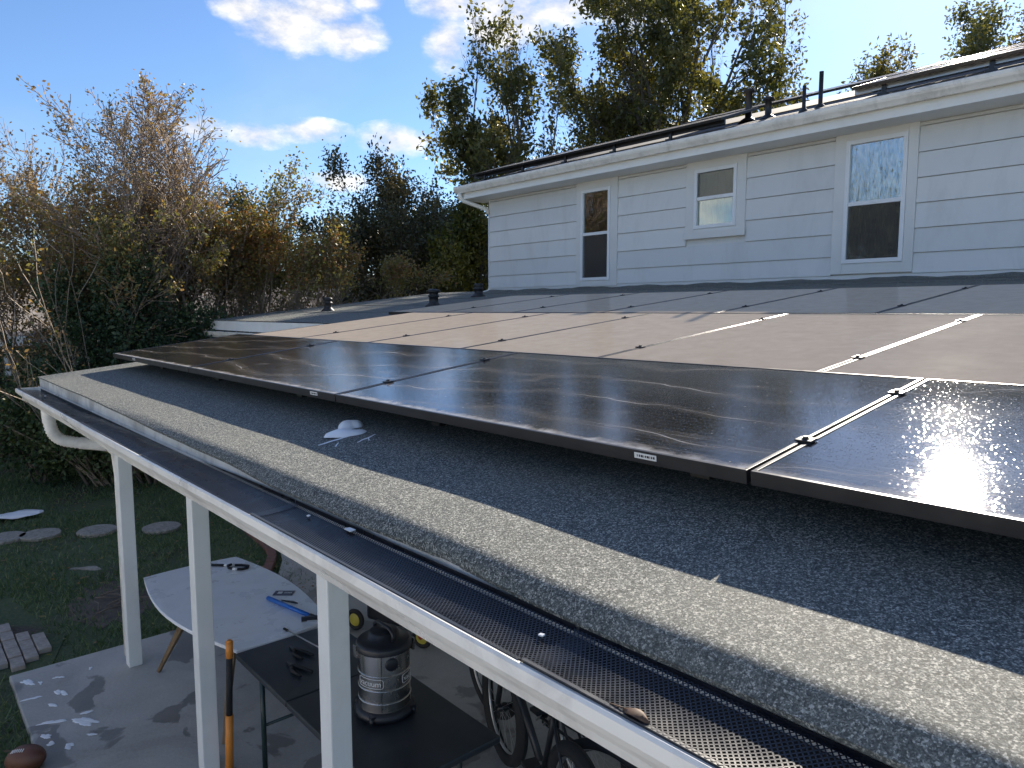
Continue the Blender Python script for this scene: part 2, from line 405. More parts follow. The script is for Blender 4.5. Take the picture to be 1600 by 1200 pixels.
def concrete_mat():
    mm, t, o = mat('concrete')
    tcx = nd(t, 'ShaderNodeTexCoord').outputs['Object']
    a = noise(t, 1.1, 8, 0.65, tcx, 0.6)
    b = noise(t, 45, 6, 0.7, tcx)
    c = ramp(t, a, [(0.3, (0.36, 0.34, 0.305)), (0.5, (0.49, 0.47, 0.43)), (0.7, (0.59, 0.57, 0.535))])
    c = mixc(t, 0.25, c, ramp(t, b, [(0.3, (0.10, 0.09, 0.08)), (0.7, (0.36, 0.34, 0.31))]))
    w = noise(t, 1.7, 5, 0.5, tcx, 1.0)
    wet = nd(t, 'ShaderNodeMapRange', {'Value': w, 'From Min': 0.55, 'From Max': 0.575}).outputs[0]
    c = mixc(t, mth(t, 'MULTIPLY', wet, 0.6), c, (0.09, 0.082, 0.07))
    p = nd(t, 'ShaderNodeBsdfPrincipled', {'Base Color': c})
    t.links.new(nd(t, 'ShaderNodeMapRange', {'Value': wet, 'To Min': 0.85, 'To Max': 0.4}).outputs[0], p.inputs['Roughness'])
    t.links.new(bump(t, b, 0.35, 0.006), p.inputs['Normal'])
    t.links.new(p.outputs[0], o.inputs[0])
    return mm


M['concrete'] = concrete_mat()
M['bounce_concrete'] = pbr('bounce_concrete', (0.58, 0.57, 0.55), 0.85, var=0.15, vscale=2, bscale=40, bstr=0.3)


def pane_mat(name, refl=1.0, tex=0.0):
    mm, t, o = mat(name)
    tcx = nd(t, 'ShaderNodeTexCoord').outputs['Object']
    gl = nd(t, 'ShaderNodeBsdfGlossy', {'Color': (0.9, 0.93, 0.95, 1), 'Roughness': 0.03})
    if tex:
        mp = nd(t, 'ShaderNodeMapping', {'Vector': tcx, 'Scale': (22, 1, 7)})
        t.links.new(bump(t, noise(t, 1.0, 3, 0.6, mp.outputs[0], 2.0), tex, 0.02), gl.inputs['Normal'])
    else:
        t.links.new(bump(t, noise(t, 3, 2, 0.5, tcx), 0.03, 0.02), gl.inputs['Normal'])
    tr = nd(t, 'ShaderNodeBsdfTransparent', {'Color': (0.85, 0.88, 0.86, 1)})
    fr = nd(t, 'ShaderNodeFresnel', {'IOR': 1.6})
    f = mth(t, 'MULTIPLY', mth(t, 'MULTIPLY_ADD', fr.outputs[0], 1.6, 0.10), refl, clamp=True)
    mx = nd(t, 'ShaderNodeMixShader', {0: f, 1: tr.outputs[0], 2: gl.outputs[0]})
    t.links.new(mx.outputs[0], o.inputs[0])
    return mm


M['pane'] = pane_mat('pane', 1.0)
M['pane_obscure'] = pane_mat('pane_obscure', 1.7, 0.22)


def screen_mat():
    mm, t, o = mat('insect_screen')
    d = nd(t, 'ShaderNodeBsdfDiffuse', {'Color': (0.10, 0.095, 0.09, 1)})
    tr = nd(t, 'ShaderNodeBsdfTransparent')
    mx = nd(t, 'ShaderNodeMixShader', {0: 0.55, 1: tr.outputs[0], 2: d.outputs[0]})
    t.links.new(mx.outputs[0], o.inputs[0])
    return mm


M['screen'] = screen_mat()


# ------------------------------------------------------------------ mesh helpers
def origin(o):
    v = Vector((0, 0, 0))
    while o is not None:
        v = v + o.location
        o = o.parent
    return v


class MB:
    def __init__(self):
        self.v = []
        self.f = []
        self.sm = []

    def add(self, vs, fs, smooth=False):
        b = len(self.v)
        self.v += [tuple(x) for x in vs]
        self.f += [tuple(b + i for i in f) for f in fs]
        self.sm += [smooth] * len(fs)
        return self

    def box(self, x0, x1, y0, y1, z0, z1):
        vs = [(x, y, z) for z in (z0, z1) for y in (y0, y1) for x in (x0, x1)]
        return self.add(vs, [(0, 2, 3, 1), (4, 5, 7, 6), (0, 1, 5, 4), (2, 6, 7, 3), (0, 4, 6, 2), (1, 3, 7, 5)])

    def bar(self, p, q, w, h, w2=None, h2=None, upv=(0, 0, 1)):
        p = Vector(p)
        q = Vector(q)
        d = (q - p).normalized()
        u = Vector(upv)
        if abs(d.dot(u)) > 0.95:
            u = Vector((0, 1, 0))
        s = d.cross(u).normalized()
        u = s.cross(d).normalized()
        w2 = w if w2 is None else w2
        h2 = h if h2 is None else h2
        vs = []
        for c, a, b in ((p, w, h), (q, w2, h2)):
            for sx, sz in ((-1, -1), (1, -1), (1, 1), (-1, 1)):
                vs.append(c + s * (sx * a / 2) + u * (sz * b / 2))
        return self.add(vs, [(0, 3, 2, 1), (4, 5, 6, 7), (0, 1, 5, 4), (1, 2, 6, 5), (2, 3, 7, 6), (3, 0, 4, 7)])

    def tube(self, pts, r, n=8, caps=True):
        pts = [Vector(p) for p in pts]
        rs = r if isinstance(r, (list, tuple)) else [r] * len(pts)
        vs = []
        prev = None
        for i, p in enumerate(pts):
            d = (pts[min(i + 1, len(pts) - 1)] - pts[max(i - 1, 0)]).normalized()
            if prev is None:
                a = Vector((0, 0, 1)) if abs(d.z) < 0.9 else Vector((1, 0, 0))
                s = d.cross(a).normalized()
            else:
                s = (prev - d * prev.dot(d)).normalized()
            prev = s
            u = d.cross(s)
            for k_ in range(n):
                t_ = 2 * math.pi * k_ / n
                vs.append(p + (s * math.cos(t_) + u * math.sin(t_)) * rs[i])
        fs = []
        for i in range(len(pts) - 1):
            for k_ in range(n):
                a = i * n + k_
                b = i * n + (k_ + 1) % n
                fs.append((a, b, b + n, a + n))
        self.add(vs, fs, True)
        if caps:
            b0 = len(self.v) - len(vs)
            self.f.append(tuple(b0 + k_ for k_ in range(n))[::-1])
            self.f.append(tuple(b0 + (len(pts) - 1) * n + k_ for k_ in range(n)))
            self.sm += [False, False]
        return self

    def lathe(self, prof, c, n=32, axis=(0, 0, 1), smooth=True):
        ax = Vector(axis).normalized()
        a = Vector((0, 0, 1)) if abs(ax.z) < 0.9 else Vector((1, 0, 0))
        s = ax.cross(a).normalized()
        u = ax.cross(s)
        c = Vector(c)
        vs = []
        for (r, h) in prof:
            for k_ in range(n):
                t_ = 2 * math.pi * k_ / n
                vs.append(c + ax * h + (s * math.cos(t_) + u * math.sin(t_)) * r)
        fs = []
        for i in range(len(prof) - 1):
            for k_ in range(n):
                p0 = i * n + k_
                p1 = i * n + (k_ + 1) % n
                fs.append((p0, p1, p1 + n, p0 + n))
        return self.add(vs, fs, smooth)

    def torus(self, c, axis, R, r, n=36, m_=10):
        prof = [(R + r * math.cos(2 * math.pi * k_ / m_), r * math.sin(2 * math.pi * k_ / m_)) for k_ in range(m_ + 1)]
        return self.lathe(prof, c, n, axis)

    def prism(self, poly, z0, z1):
        n = len(poly)
        vs = [(x, y, z0) for x, y in poly] + [(x, y, z1) for x, y in poly]
        fs = [tuple(range(n))[::-1], tuple(range(n, 2 * n))]
        fs += [(i, (i + 1) % n, (i + 1) % n + n, i + n) for i in range(n)]
        return self.add(vs, fs)

    def extrude_x(self, prof, x0, x1, closed=True, smooth=False):
        n = len(prof)
        vs = [(x0, y, z) for y, z in prof] + [(x1, y, z) for y, z in prof]
        fs = []
        for i in range(n if closed else n - 1):
            j = (i + 1) % n
            fs.append((i, j, j + n, i + n))
        if closed:
            fs += [tuple(range(n))[::-1], tuple(range(n, 2 * n))]
        return self.add(vs, fs, smooth)

    def build(self, name, material, parent=None, bevel=0.0, local=False, loc=None):
        me = bpy.data.meshes.new(name)
        base = Vector((0, 0, 0))
        if not local:
            base = origin(parent)
            if loc is not None:
                base = Vector(loc)
        me.from_pydata([(x - base.x, y - base.y, z - base.z) for x, y, z in self.v], [], self.f)
        me.polygons.foreach_set('use_smooth', self.sm)
        me.materials.append(M[material] if isinstance(material, str) else material)
        me.update()
        o = bpy.data.objects.new(name, me)
        col.objects.link(o)
        if parent is not None:
            o.parent = parent
            if loc is not None:
                o.location = Vector(loc) - origin(parent)
        elif loc is not None:
            o.location = loc
        if bevel:
            b = o.modifiers.new('bevel', 'BEVEL')
            b.width = bevel
            b.segments = 2
            b.limit_method = 'ANGLE'
        return o


def tag(o, label=None, cat=None, group=None, kind=None):
    if label:
        o['label'] = label
    if cat:
        o['category'] = cat
    if group:
        o['group'] = group
    if kind:
        o['kind'] = kind
    return o


def empty(name, loc, label, cat, group=None, rz=0.0):
    o = bpy.data.objects.new(name, None)
    o.empty_display_size = 0.1
    o.location = loc
    o.rotation_euler = (0, 0, rz)
    col.objects.link(o)
    return tag(o, label, cat, group)


def raw_mesh(name, V, F_, material, parent=None, tint=None, smooth=False, loc=None):
    """numpy arrays: V (n,3), F_ (m,k)"""
    V = np.asarray(V, dtype=np.float32)
    F_ = np.asarray(F_, dtype=np.int32)
    base = np.array(loc if loc is not None else origin(parent), dtype=np.float32)
    V = V - base
    me = bpy.data.meshes.new(name)
    k_ = F_.shape[1]
    me.vertices.add(len(V))
    me.vertices.foreach_set('co', V.ravel())
    me.loops.add(F_.size)
    me.loops.foreach_set('vertex_index', F_.ravel())
    me.polygons.add(len(F_))
    me.polygons.foreach_set('loop_start', np.arange(0, F_.size, k_, dtype=np.int32))
    me.polygons.foreach_set('loop_total', np.full(len(F_), k_, dtype=np.int32))
    if smooth:
        me.polygons.foreach_set('use_smooth', np.ones(len(F_), dtype=bool))
    if tint is not None:
        a = me.attributes.new('tint', 'FLOAT', 'FACE')
        a.data.foreach_set('value', np.asarray(tint, dtype=np.float32))
    me.materials.append(M[material])
    me.update(calc_edges=True)
    o = bpy.data.objects.new(name, me)
    col.objects.link(o)
    if parent is not None:
        o.parent = parent
        if loc is not None:
            o.location = Vector(base) - origin(parent)
    elif loc is not None:
        o.location = Vector(base)
    return o


def unit(a):
    return a / np.maximum(np.linalg.norm(a, axis=1, keepdims=True), 1e-9)


def leaf_arrays(P, L, W, r, flat=0.0, hang=0.0):
    n = len(P)
    a = r.normal(size=(n, 3))
    a[:, 2] -= hang
    a = unit(a)
    b = r.normal(size=(n, 3))
    b[:, 2] *= (1 - flat)
    b = unit(np.cross(a, b))
    s = r.uniform(0.6, 1.3, (n, 1))
    A = a * (L / 2) * s
    B = b * (W / 2) * s
    V = np.stack([P - A, P + B - A * 0.1, P + A, P - B - A * 0.1], axis=1).reshape(-1, 3)
    F_ = np.arange(4 * n, dtype=np.int32).reshape(-1, 4)
    return V, F_


# ------------------------------------------------------------------ ground
g = MB()
g.add([(-400, -400, 0), (400, -400, 0), (400, 400, 0), (-400, 400, 0)], [(0, 1, 2, 3)])
tag(g.build('ground', 'ground'), kind='structure')

slab = MB()
slab.box(-6.62, 3.0, 0.57, 8.9, -0.1, 0.045)
tag(slab.build('patio_slab', 'concrete', bevel=0.012), kind='structure')
sl2 = MB()
pts = [(-6.63, 2.9), (-7.3, 3.05), (-7.75, 3.3), (-8.3, 3.5), (-8.9, 3.55), (-9.6, 3.62), (-12.2, 3.8), (-12.2, 4.9), (-6.63, 4.9)]
sl2.prism(pts, -0.05, 0.03)
path = tag(sl2.build('path', 'concrete'), kind='structure')
dw = MB()
dw.add([(-15, -15, 0.006), (12, -15, 0.006), (12, 0.1, 0.006), (-4.6, 0.1, 0.006), (-4.9, -1.3, 0.006), (-8.7, -1.4, 0.006), (-15, -3, 0.006)], [(0, 1, 2, 3, 4, 5, 6)])
tag(dw.build('bounce_paving', 'bounce_concrete'), kind='structure')  # unseen pale ground, added to bounce sunlight into the shaded patio
# curved brick edging beside the path: each brick its own piece
edge_pts = [(-7.0, 2.82), (-7.25, 2.9), (-7.48, 3.0), (-7.7, 3.13), (-7.9, 3.24), (-8.12, 3.32), (-8.35, 3.37), (-8.58, 3.40), (-8.82, 3.42), (-9.06, 3.44), (-9.3, 3.47)]
for i in range(len(edge_pts) - 1):
    p, q = Vector((*edge_pts[i], 0.03)), Vector((*edge_pts[i + 1], 0.03))
    d = (q - p).normalized() * 0.006
    MB().bar(p + d, q - d, 0.10, 0.07).build('brick', 'red_brick', path, bevel=0.006)

# ------------------------------------------------------------------ patio cover: low-slope roof, fascia, gutter, posts
TAN = math.tan(R_(6.4))
ROOF_Z = 2.25          # plane height at y = 0
def roofz(x, y):
    z = ROOF_Z + TAN * y
    am = 0.25 + 0.75 * max(0.0, min(1.0, (x + 3.0) / 2.0))
    z += am * (0.005 * math.sin(x * 2.3 + 0.6) * math.sin(y * 1.9 + 1.0) + 0.004 * math.sin(x * 5.1) * math.cos(y * 3.3))
    e = max(0.0, min(1.0, (x + 5.0) / 2.8))          # the near stretch of the edge is rolled down
    s = max(0.0, (0.995 - y) / 0.05)
    z -= 0.033 * e * s * s
    return z


cover = empty('patio_cover', (-3, 3, 0), 'low grey roof with white fascia and posts over the patio', 'patio cover')
xs = np.concatenate([np.linspace(-7.0, 1.8, 150)])
ys = np.concatenate([np.linspace(0.945, 1.12, 15), np.linspace(1.16, 2.6, 26), np.linspace(2.8, 9.25, 22)])
rm = MB()
nx, ny = len(xs), len(ys)
vs = []
for y in ys:
    for x in xs:
        wob = 0.0
        if y < 0.95:
            wob = max(0, min(1, (x + 4.5) / 3)) * (0.007 * math.sin(x * 3.7) + 0.004 * math.sin(x * 9.1 + 1))
        vs.append((x, y + wob, roofz(x, y)))
fs = [(j * nx + i, j * nx + i + 1, (j + 1) * nx + i + 1, (j + 1) * nx + i) for j in range(ny - 1) for i in range(nx - 1)]
rm.add(vs, fs, True)
# edge thickness of the membrane
vs = []
for x in xs:
    wob = max(0, min(1, (x + 4.5) / 3)) * (0.007 * math.sin(x * 3.7) + 0.004 * math.sin(x * 9.1 + 1))
    vs.append((x, 0.945 + wob, roofz(x, 0.945)))
for x in xs:
    wob = max(0, min(1, (x + 4.5) / 3)) * (0.007 * math.sin(x * 3.7) + 0.004 * math.sin(x * 9.1 + 1))
    vs.append((x, 0.947 + wob, roofz(x, 0.945) - 0.010))
rm.add(vs, [(i, i + nx, i + nx + 1, i + 1) for i in range(nx - 1)])
# wing to the left of the house
xs2 = np.linspace(-12.95, -7.0, 40)
ys2 = np.linspace(4.34, 9.25, 22)
n2 = len(xs2)
vs = [(x, y, roofz(x, y)) for y in ys2 for x in xs2]
rm.add(vs, [(j * n2 + i, j * n2 + i + 1, (j + 1) * n2 + i + 1, (j + 1) * n2 + i) for j in range(len(ys2) - 1) for i in range(n2 - 1)], True)
deck = rm.build('roof_deck', 'roof', cover)
# lap seams of the cap-sheet rolls
for (yy, x0, x1) in ((2.05, -7.0, 1.8), (5.5, -12.95, 1.8), (6.55, -12.95, 1.8), (7.6, -12.95, -7.3), (8.5, -12.95, 1.8)):
    sm = MB()
    X = np.linspace(x0, x1, 60)
    vs = []
    for x in X:
        w_ = 0.006 * math.sin(x * 4.0)
        for k_, (dy, dz) in enumerate(((0, 0.001), (0.0, 0.007), (0.10, 0.006), (0.16, 0.0))):
            vs.append((x, yy + dy + w_, roofz(x, yy + dy) + dz))
    sm.add(vs, [(i * 4 + k_, (i + 1) * 4 + k_, (i + 1) * 4 + k_ + 1, i * 4 + k_ + 1) for i in range(len(X) - 1) for k_ in range(3)])
    sm.build('lap_seam', 'roof', deck)
# solid underside
und = MB()
for (x0, x1, y0, y1) in ((-6.98, 1.8, 0.985, 9.2), (-12.93, -6.98, 4.37, 9.2)):
    za, zb = ROOF_Z + TAN * y0, ROOF_Z + TAN * y1
    vs = [(x0, y0, za - 0.03), (x1, y0, za - 0.03), (x1, y1, zb - 0.03), (x0, y1, zb - 0.03),
          (x0, y0, za - 0.13), (x1, y0, za - 0.13), (x1, y1, zb - 0.13), (x0, y1, zb - 0.13)]
    und.add(vs, [(0, 1, 2, 3), (7, 6, 5, 4), (0, 4, 5, 1), (1, 5, 6, 2), (2, 6, 7, 3), (3, 7, 4, 0)])
und.build('ceiling', 'white_paint', cover)
# fascia boards
fa = MB()
X = np.linspace(-6.995, 1.8, 80)
vs = []
for x in X:
    zt = roofz(x, 0.95) - 0.008
    vs += [(x, 0.957, zt), (x, 0.957, zt - 0.17), (x, 0.982, zt - 0.17), (x, 0.982, zt)]
fa.add(vs, [(i * 4 + k_, i * 4 + (k_ + 1) % 4, (i + 1) * 4 + (k_ + 1) % 4, (i + 1) * 4 + k_) for i in range(len(X) - 1) for k_ in range(4)] + [(3, 2, 1, 0)])
fa.build('fascia', 'fascia_worn', cover)
# rake fascia at the left ends
for (x, y0, y1) in ((-6.985, 0.985, 4.34), (-12.935, 4.37, 9.2)):
    za, zb = ROOF_Z + TAN * y0 - 0.02, ROOF_Z + TAN * y1 - 0.02
    fr_ = MB()
    fr_.add([(x - 0.012, y0, za), (x - 0.012, y1, zb), (x - 0.012, y1, zb - 0.15), (x - 0.012, y0, za - 0.15),
             (x + 0.012, y0, za), (x + 0.012, y1, zb), (x + 0.012, y1, zb - 0.15), (x + 0.012, y0, za - 0.15)],
            [(0, 1, 2, 3), (7, 6, 5, 4), (0, 4, 5, 1), (3, 2, 6, 7), (0, 3, 7, 4), (1, 5, 6, 2)])
    fr_.build('rake_board', 'white_paint', cover)
wf = MB()
zf = ROOF_Z + TAN * 4.34
wf.box(-12.95, -6.99, 4.348, 4.372, zf - 0.17, zf - 0.012)
wf.build('fascia', 'white_paint', cover)
wg = MB()
wg.extrude_x([(4.345, zf - 0.19), (4.345, zf - 0.29), (4.27, zf - 0.29), (4.235, zf - 0.24), (4.22, zf - 0.19), (4.235, zf - 0.19), (4.27, zf - 0.27), (4.33, zf - 0.27), (4.33, zf - 0.19)], -13.0, -7.02)
wg.build('gutter', 'gutter_white', cover, bevel=0.004)
wd = MB()
wd.tube([(-12.3, 4.29, zf - 0.29), (-12.3, 4.3, zf - 0.38), (-12.3, 4.6, zf - 0.6), (-12.3, 4.8, zf - 0.7), (-12.3, 4.8, 0.1)], 0.04, 8)
wd.build('downspout', 'gutter_white', cover)

# gutter along the near eave: K profile
def lipz(x):
    return 2.268 + 0.0035 * (x + 6.0)


gx = np.linspace(-7.0, 1.8, 60)
prof = [(0.950, 0.010), (0.950, -0.105), (0.858, -0.110), (0.846, -0.085), (0.826, -0.060), (0.800, -0.040), (0.788, -0.022), (0.788, 0.000), (0.794, 0.005), (0.803, 0.003), (0.803, -0.005), (0.797, -0.009), (0.799, -0.028), (0.832, -0.056), (0.860, -0.098), (0.944, -0.096), (0.944, 0.010)]
gm = MB()
n = len(prof)
vs = []
for x in gx:
    w_ = 0.0025 * math.sin(x * 2.1)
    for (y, dz) in prof:
        vs.append((x, y + (w_ if y < 0.9 else 0), lipz(x) + dz))
fs = [(i * n + k_, (i + 1) * n + k_, (i + 1) * n + (k_ + 1) % n, i * n + (k_ + 1) % n) for i in range(len(gx) - 1) for k_ in range(n)]
fs.append(tuple(range(n)))
gm.add(vs, fs)
gutter = gm.build('gutter', 'gutter_white', cover)
ec = MB()
ec.prism([(0, 0)] * 0 or [(-7.004, 0.83), (-6.998, 0.83), (-6.998, 0.949), (-7.004, 0.949)], lipz(-7) - 0.1, lipz(-7) + 0.004)
ec.build('end_cap', 'gutter_white', gutter)

# black expanded-mesh gutter guards, one section after another
def guardz(x, v):
    """height of the guard: v = 0 at the lip, 1 at the fascia"""
    zi = float(np.interp(x, [-7, -4.2, -2.6, -1.2, 0.5], [2.248, 2.268, 2.295, 2.306, 2.306])) + 0.005 * math.sin(x * 2.9 + 1.1) * max(0, min(1, (-1.5 - x) / 2))
    zo = lipz(x) + 0.006
    return zo + (zi - zo) * v + 0.010 * math.sin(math.pi * v) * math.sin(x * 1.3)


def guard_mesh(x0, x1, lift):
    px, py, w = 0.0100, 0.0060, 0.0033
    y0, y1 = 0.800, 0.944
    nr = int((y1 - y0) / py)
    V, F_ = [], []
    nc = int((x1 - x0) / px)
    for j in range(nr):
        ya, yb = y0 + j * py, y0 + (j + 1) * py
        for i in range(nc):
            xm = x0 + i * px + (px / 2 if j % 2 else 0)
            za = guardz(xm, (ya - y0) / (y1 - y0)) + lift
            zb = guardz(xm, (yb - y0) / (y1 - y0)) + lift
            for s in (-1, 1):
                xb = xm + s * px / 2
                b = len(V)
                V += [(xm - w / 2, ya, za), (xm + w / 2, ya, za), (xb + w / 2, yb, zb), (xb - w / 2, yb, zb)]
                F_.append((b, b + 1, b + 2, b + 3))
    return V, F_


gsec = np.arange(-6.98, 1.8, 1.22)
for i, x0 in enumerate(gsec):
    V, F_ = guard_mesh(x0, x0 + 1.27, 0.003 if i % 2 else 0.0)
    o = raw_mesh('gutter_guard', V, F_, 'guard_black', gutter)
    fg = MB()
    X = np.linspace(x0, x0 + 1.21, 14)
    fg.add([(x, 0.9445 + dy, guardz(x, 1.0) + dz) for x in X for (dy, dz) in ((0, -0.010), (0.0, 0.004), (0.0015, 0.004), (0.0015, -0.010))],
           [(i_ * 4 + k_, (i_ + 1) * 4 + k_, (i_ + 1) * 4 + k_ + 1, i_ * 4 + k_ + 1) for i_ in range(13) for k_ in range(3)])
    fg.build('guard_flange', 'guard_black', gutter)
    rim = MB()
    rim.box(x0, x0 + 1.21, 0.7985, 0.806, lipz(x0 + .6) + 0.0035, lipz(x0 + .6) + 0.0075)
    rim.build('guard_rim', 'black_metal', gutter)
# debris-dark trough under the guard
tr_ = MB()
lin = [(0.8035, -0.012), (0.804, -0.028), (0.836, -0.054), (0.864, -0.094), (0.906, -0.086), (0.941, -0.092), (0.941, 0.004)]
vs = [(x, y, lipz(x) + dz) for x in gx[1:] for (y, dz) in lin]
nl_ = len(lin)
tr_.add(vs, [(i * nl_ + k_, (i + 1) * nl_ + k_, (i + 1) * nl_ + k_ + 1, i * nl_ + k_ + 1) for i in range(len(gx) - 2) for k_ in range(nl_ - 1)], True)
tr_.build('gutter_grime', 'grime', gutter)
# downspout: ribbed elbow at the far end of the gutter, running back to the first post
ds = MB()
path_pts = []
P0, P1, P2, P3 = Vector((-6.33, 0.905, 2.17)), Vector((-6.36, 0.915, 1.86)), Vector((-6.34, 0.96, 1.915)), Vector((-6.27, 1.28, 1.84))
for i in range(45):
    t_ = i / 44
    path_pts.append(P0 * (1 - t_) ** 3 + P1 * 3 * t_ * (1 - t_) ** 2 + P2 * 3 * t_ * t_ * (1 - t_) + P3 * t_ ** 3)
rad = [0.046 - (0.006 if (i % 2 and 6 < i < 34) else 0) for i in range(45)]
ds.tube(path_pts, rad, 10)
ds.tube([P3, (-6.262, 1.33, 1.78), (-6.26, 1.345, 1.6), (-6.26, 1.345, 0.1)], 0.036, 10)
ds.build('downspout', 'gutter_white', cover)

# posts and the beam they carry
bm_ = MB()
bm_.box(-6.9, 1.8, 1.31, 1.41, 2.06, 2.235)
bm_.build('beam', 'white_paint', cover, bevel=0.004)
for i, x in enumerate((-6.12, -4.36, -2.64, -0.9, 0.9)):
    pm = MB()
    pm.box(x - 0.10, x, 1.31, 1.41, 0.045, 2.06)
    p = pm.build('post', 'white_paint', cover, bevel=0.006)
    if i == 0:
        hk = MB()
        hk.tube([(x - 0.075, 1.305, 2.0), (x - 0.07, 1.285, 1.985), (x - 0.065, 1.285, 1.95), (x - 0.07, 1.30, 1.94)], 0.006, 6)
        hk.build('hook', 'black_metal', p)

# plumbing and roof vents on the wing
def roof_vent(x, y, h, r, cap):
    z = roofz(x, y)
    b = MB()
    b.lathe([(r * 1.9, 0.0), (r * 1.9, 0.012), (r * 1.25, 0.05), (r, 0.07), (r, h * 0.55), (r * 1.25, h * 0.57), (r * 1.25, h * 0.63), (r * 1.0, h * 0.66), (r, h * 0.78), (r * cap, h * 0.80), (r * cap, h * 0.93), (r * 0.8, h), (0.001, h)], (x, y, z - 0.01), 18)
    return b.build('roof_vent', 'pipe_dark', deck)


roof_vent(-11.2, 5.72, 0.24, 0.062, 1.2)
roof_vent(-9.0, 6.35, 0.27, 0.07, 1.5)
roof_vent(-9.9, 7.95, 0.24, 0.075, 1.05)
stub = MB()
stub.lathe([(0.02, 0), (0.02, 0.05), (0.035, 0.05), (0.035, 0.07), (0.001, 0.07)], (-7.9, 6.1, roofz(-7.9, 6.1)), 10)
stub.build('roof_vent', 'pipe_dark', deck)

# ground-floor wall below the roof, mostly unseen; put in to block light
lw = MB()
lw.box(-12.4, 2.5, 5.2, 5.35, 0.0, 2.66)
tag(lw.build('ground_floor_wall', 'siding'), 'white painted ground-floor wall under the low roof, mostly unseen, put in to block light', 'wall')

# ------------------------------------------------------------------ solar panels
def panel(L, D, x, y, zf, slope, washed, label, group, clamps=(), stick=None, th=0.034):
    """L along x, D up the slope; (x, y, zf) = left end of the low edge, top face"""
    root = bpy.data.objects.new('solar_panel', None)
    root.empty_display_size = 0.1
    root.location = (x, y, zf)
    root.rotation_euler = (math.atan(slope), 0, 0)
    col.objects.link(root)
    tag(root, label, 'solar panel', group)
    b = 0.011
    f = MB()
    f.box(0, L, 0, b, -th, 0)
    f.box(0, L, D - b, D, -th, 0)
    f.box(0, b, b, D - b, -th, 0)
    f.box(L - b, L, b, D - b, -th, 0)
    f.build('frame', 'frame_black', root, local=True, bevel=0.0012)
    g = MB()
    g.box(b, L - b, b, D - b, -0.008, -0.0022)
    g.build('glass', 'glass_washed' if washed else 'glass_dusty', root, local=True)
    bk = MB()
    bk.box(L * 0.45, L * 0.55, D - 0.12, D - 0.05, -0.03, -0.0085)
    bk.build('junction_box', 'plastic_black', root, local=True)
    for (cx, cy) in clamps:
        c = MB()
        c.box(cx - 0.021, cx + 0.021, cy - 0.018, cy + 0.018, 0.0005, 0.0055)
        c.box(cx - 0.006, cx + 0.006, cy - 0.018, cy + 0.018, -0.03, 0.0006)
        co = c.build('clamp', 'frame_black', root, local=True, bevel=0.001)
        bt = MB()
        bt.lathe([(0.010, 0.0056), (0.010, 0.008), (0.007, 0.008), (0.007, 0.012), (0.001, 0.012)], (cx, cy, 0), 8, smooth=False)
        bt.build('bolt', 'black_metal', co, local=True)
    for sx in (stick or ()):
        s = MB()
        s.box(sx - 0.035, sx + 0.035, -0.0012, -0.0002, -0.021, -0.006)
        so_ = s.build('label_sticker', 'sticker', root, local=True)
        for q in range(9):
            pr = MB()
            xx = sx - 0.026 + q * 0.0063
            pr.box(xx, xx + 0.0022 + 0.0015 * (q % 3), -0.0018, -0.0012, -0.0165, -0.0105)
            if q % 1 == 0:
                pr.build('barcode_mark', 'plastic_black', so_, local=True)
    return root


ORD = ['first', 'second', 'third', 'fourth', 'fifth', 'sixth', 'seventh', 'eighth', 'ninth']
PW, PD = 1.945, 1.072
# front row: landscape, washed
x = 1.129
SL1 = math.tan(R_(7.6))
front = [(-6.691, 'small-looking washed panel at the far left end of the front row, streaked'),
         (-4.736, 'washed panel mirroring blue sky, second from the left in the front row'),
         (-2.781, 'washed panel with long curving soap streaks, front row'),
         (-0.826, 'washed panel with the bright sun glint, right end of front row')]
PFZ = 2.9 - 0.3585
for i, (x0, lab) in enumerate(front):
    cl = [] if i == 0 else [(-0.005, 0.27), (-0.005, 0.84)]
    panel(PW, PD, x0, 1.442, PFZ, SL1, True, lab, 'washed panels of the front row', cl, {1: (1.75,), 2: (1.66,), 0: (0.66,)}.get(i))
# middle and back rows: portrait, dusty, in one plane
def arrz(y):
    return 2.9 - 0.517 / math.cos(R_(6.4)) + TAN * y


xs_mid = [-6.725 + 1.1 * i for i in range(7)]
for i, x0 in enumerate(xs_mid):
    cl = [] if i == 0 else [(-0.005, 0.41), (-0.005, 1.62)]
    panel(1.09, PW, x0, 2.535, arrz(2.535), TAN, False, 'dusty upright panel, %s from the left in the sunlit middle row' % ORD[i], 'dusty panels of the middle row', cl)
xs_back = [-7.285 + 1.1 * i for i in range(8)]
for i, x0 in enumerate(xs_back):
    cl = [] if i == 0 else [(-0.005, 0.41), (-0.005, 1.62)]
    panel(1.09, PW, x0, 4.49, arrz(4.49), TAN, False, 'shaded dusty panel, %s from the left in the back row by the house' % ORD[i], 'shaded dusty panels of the back row', cl)
# rails with feet
def rail(x0, x1, y, ztop, label):
    root = empty('mounting_rail', (x0, y, ztop - 0.04), label, 'rail', 'rails under the panels')
    b = MB()
    b.box(x0, x1, y - 0.02, y + 0.02, ztop - 0.045, ztop)
    b.build('rail', 'frame_black', root)
    xx = x0 + 0.5
    while xx < x1:
        zr = roofz(xx, y)
        f = MB()
        f.box(xx - 0.03, xx + 0.03, y - 0.055, y - 0.021, zr - 0.005, zr + 0.008)
        f.box(xx - 0.03, xx + 0.03, y - 0.027, y - 0.021, zr + 0.008, ztop - 0.01)
        f.build('foot', 'frame_black', root)
        xx += 1.25


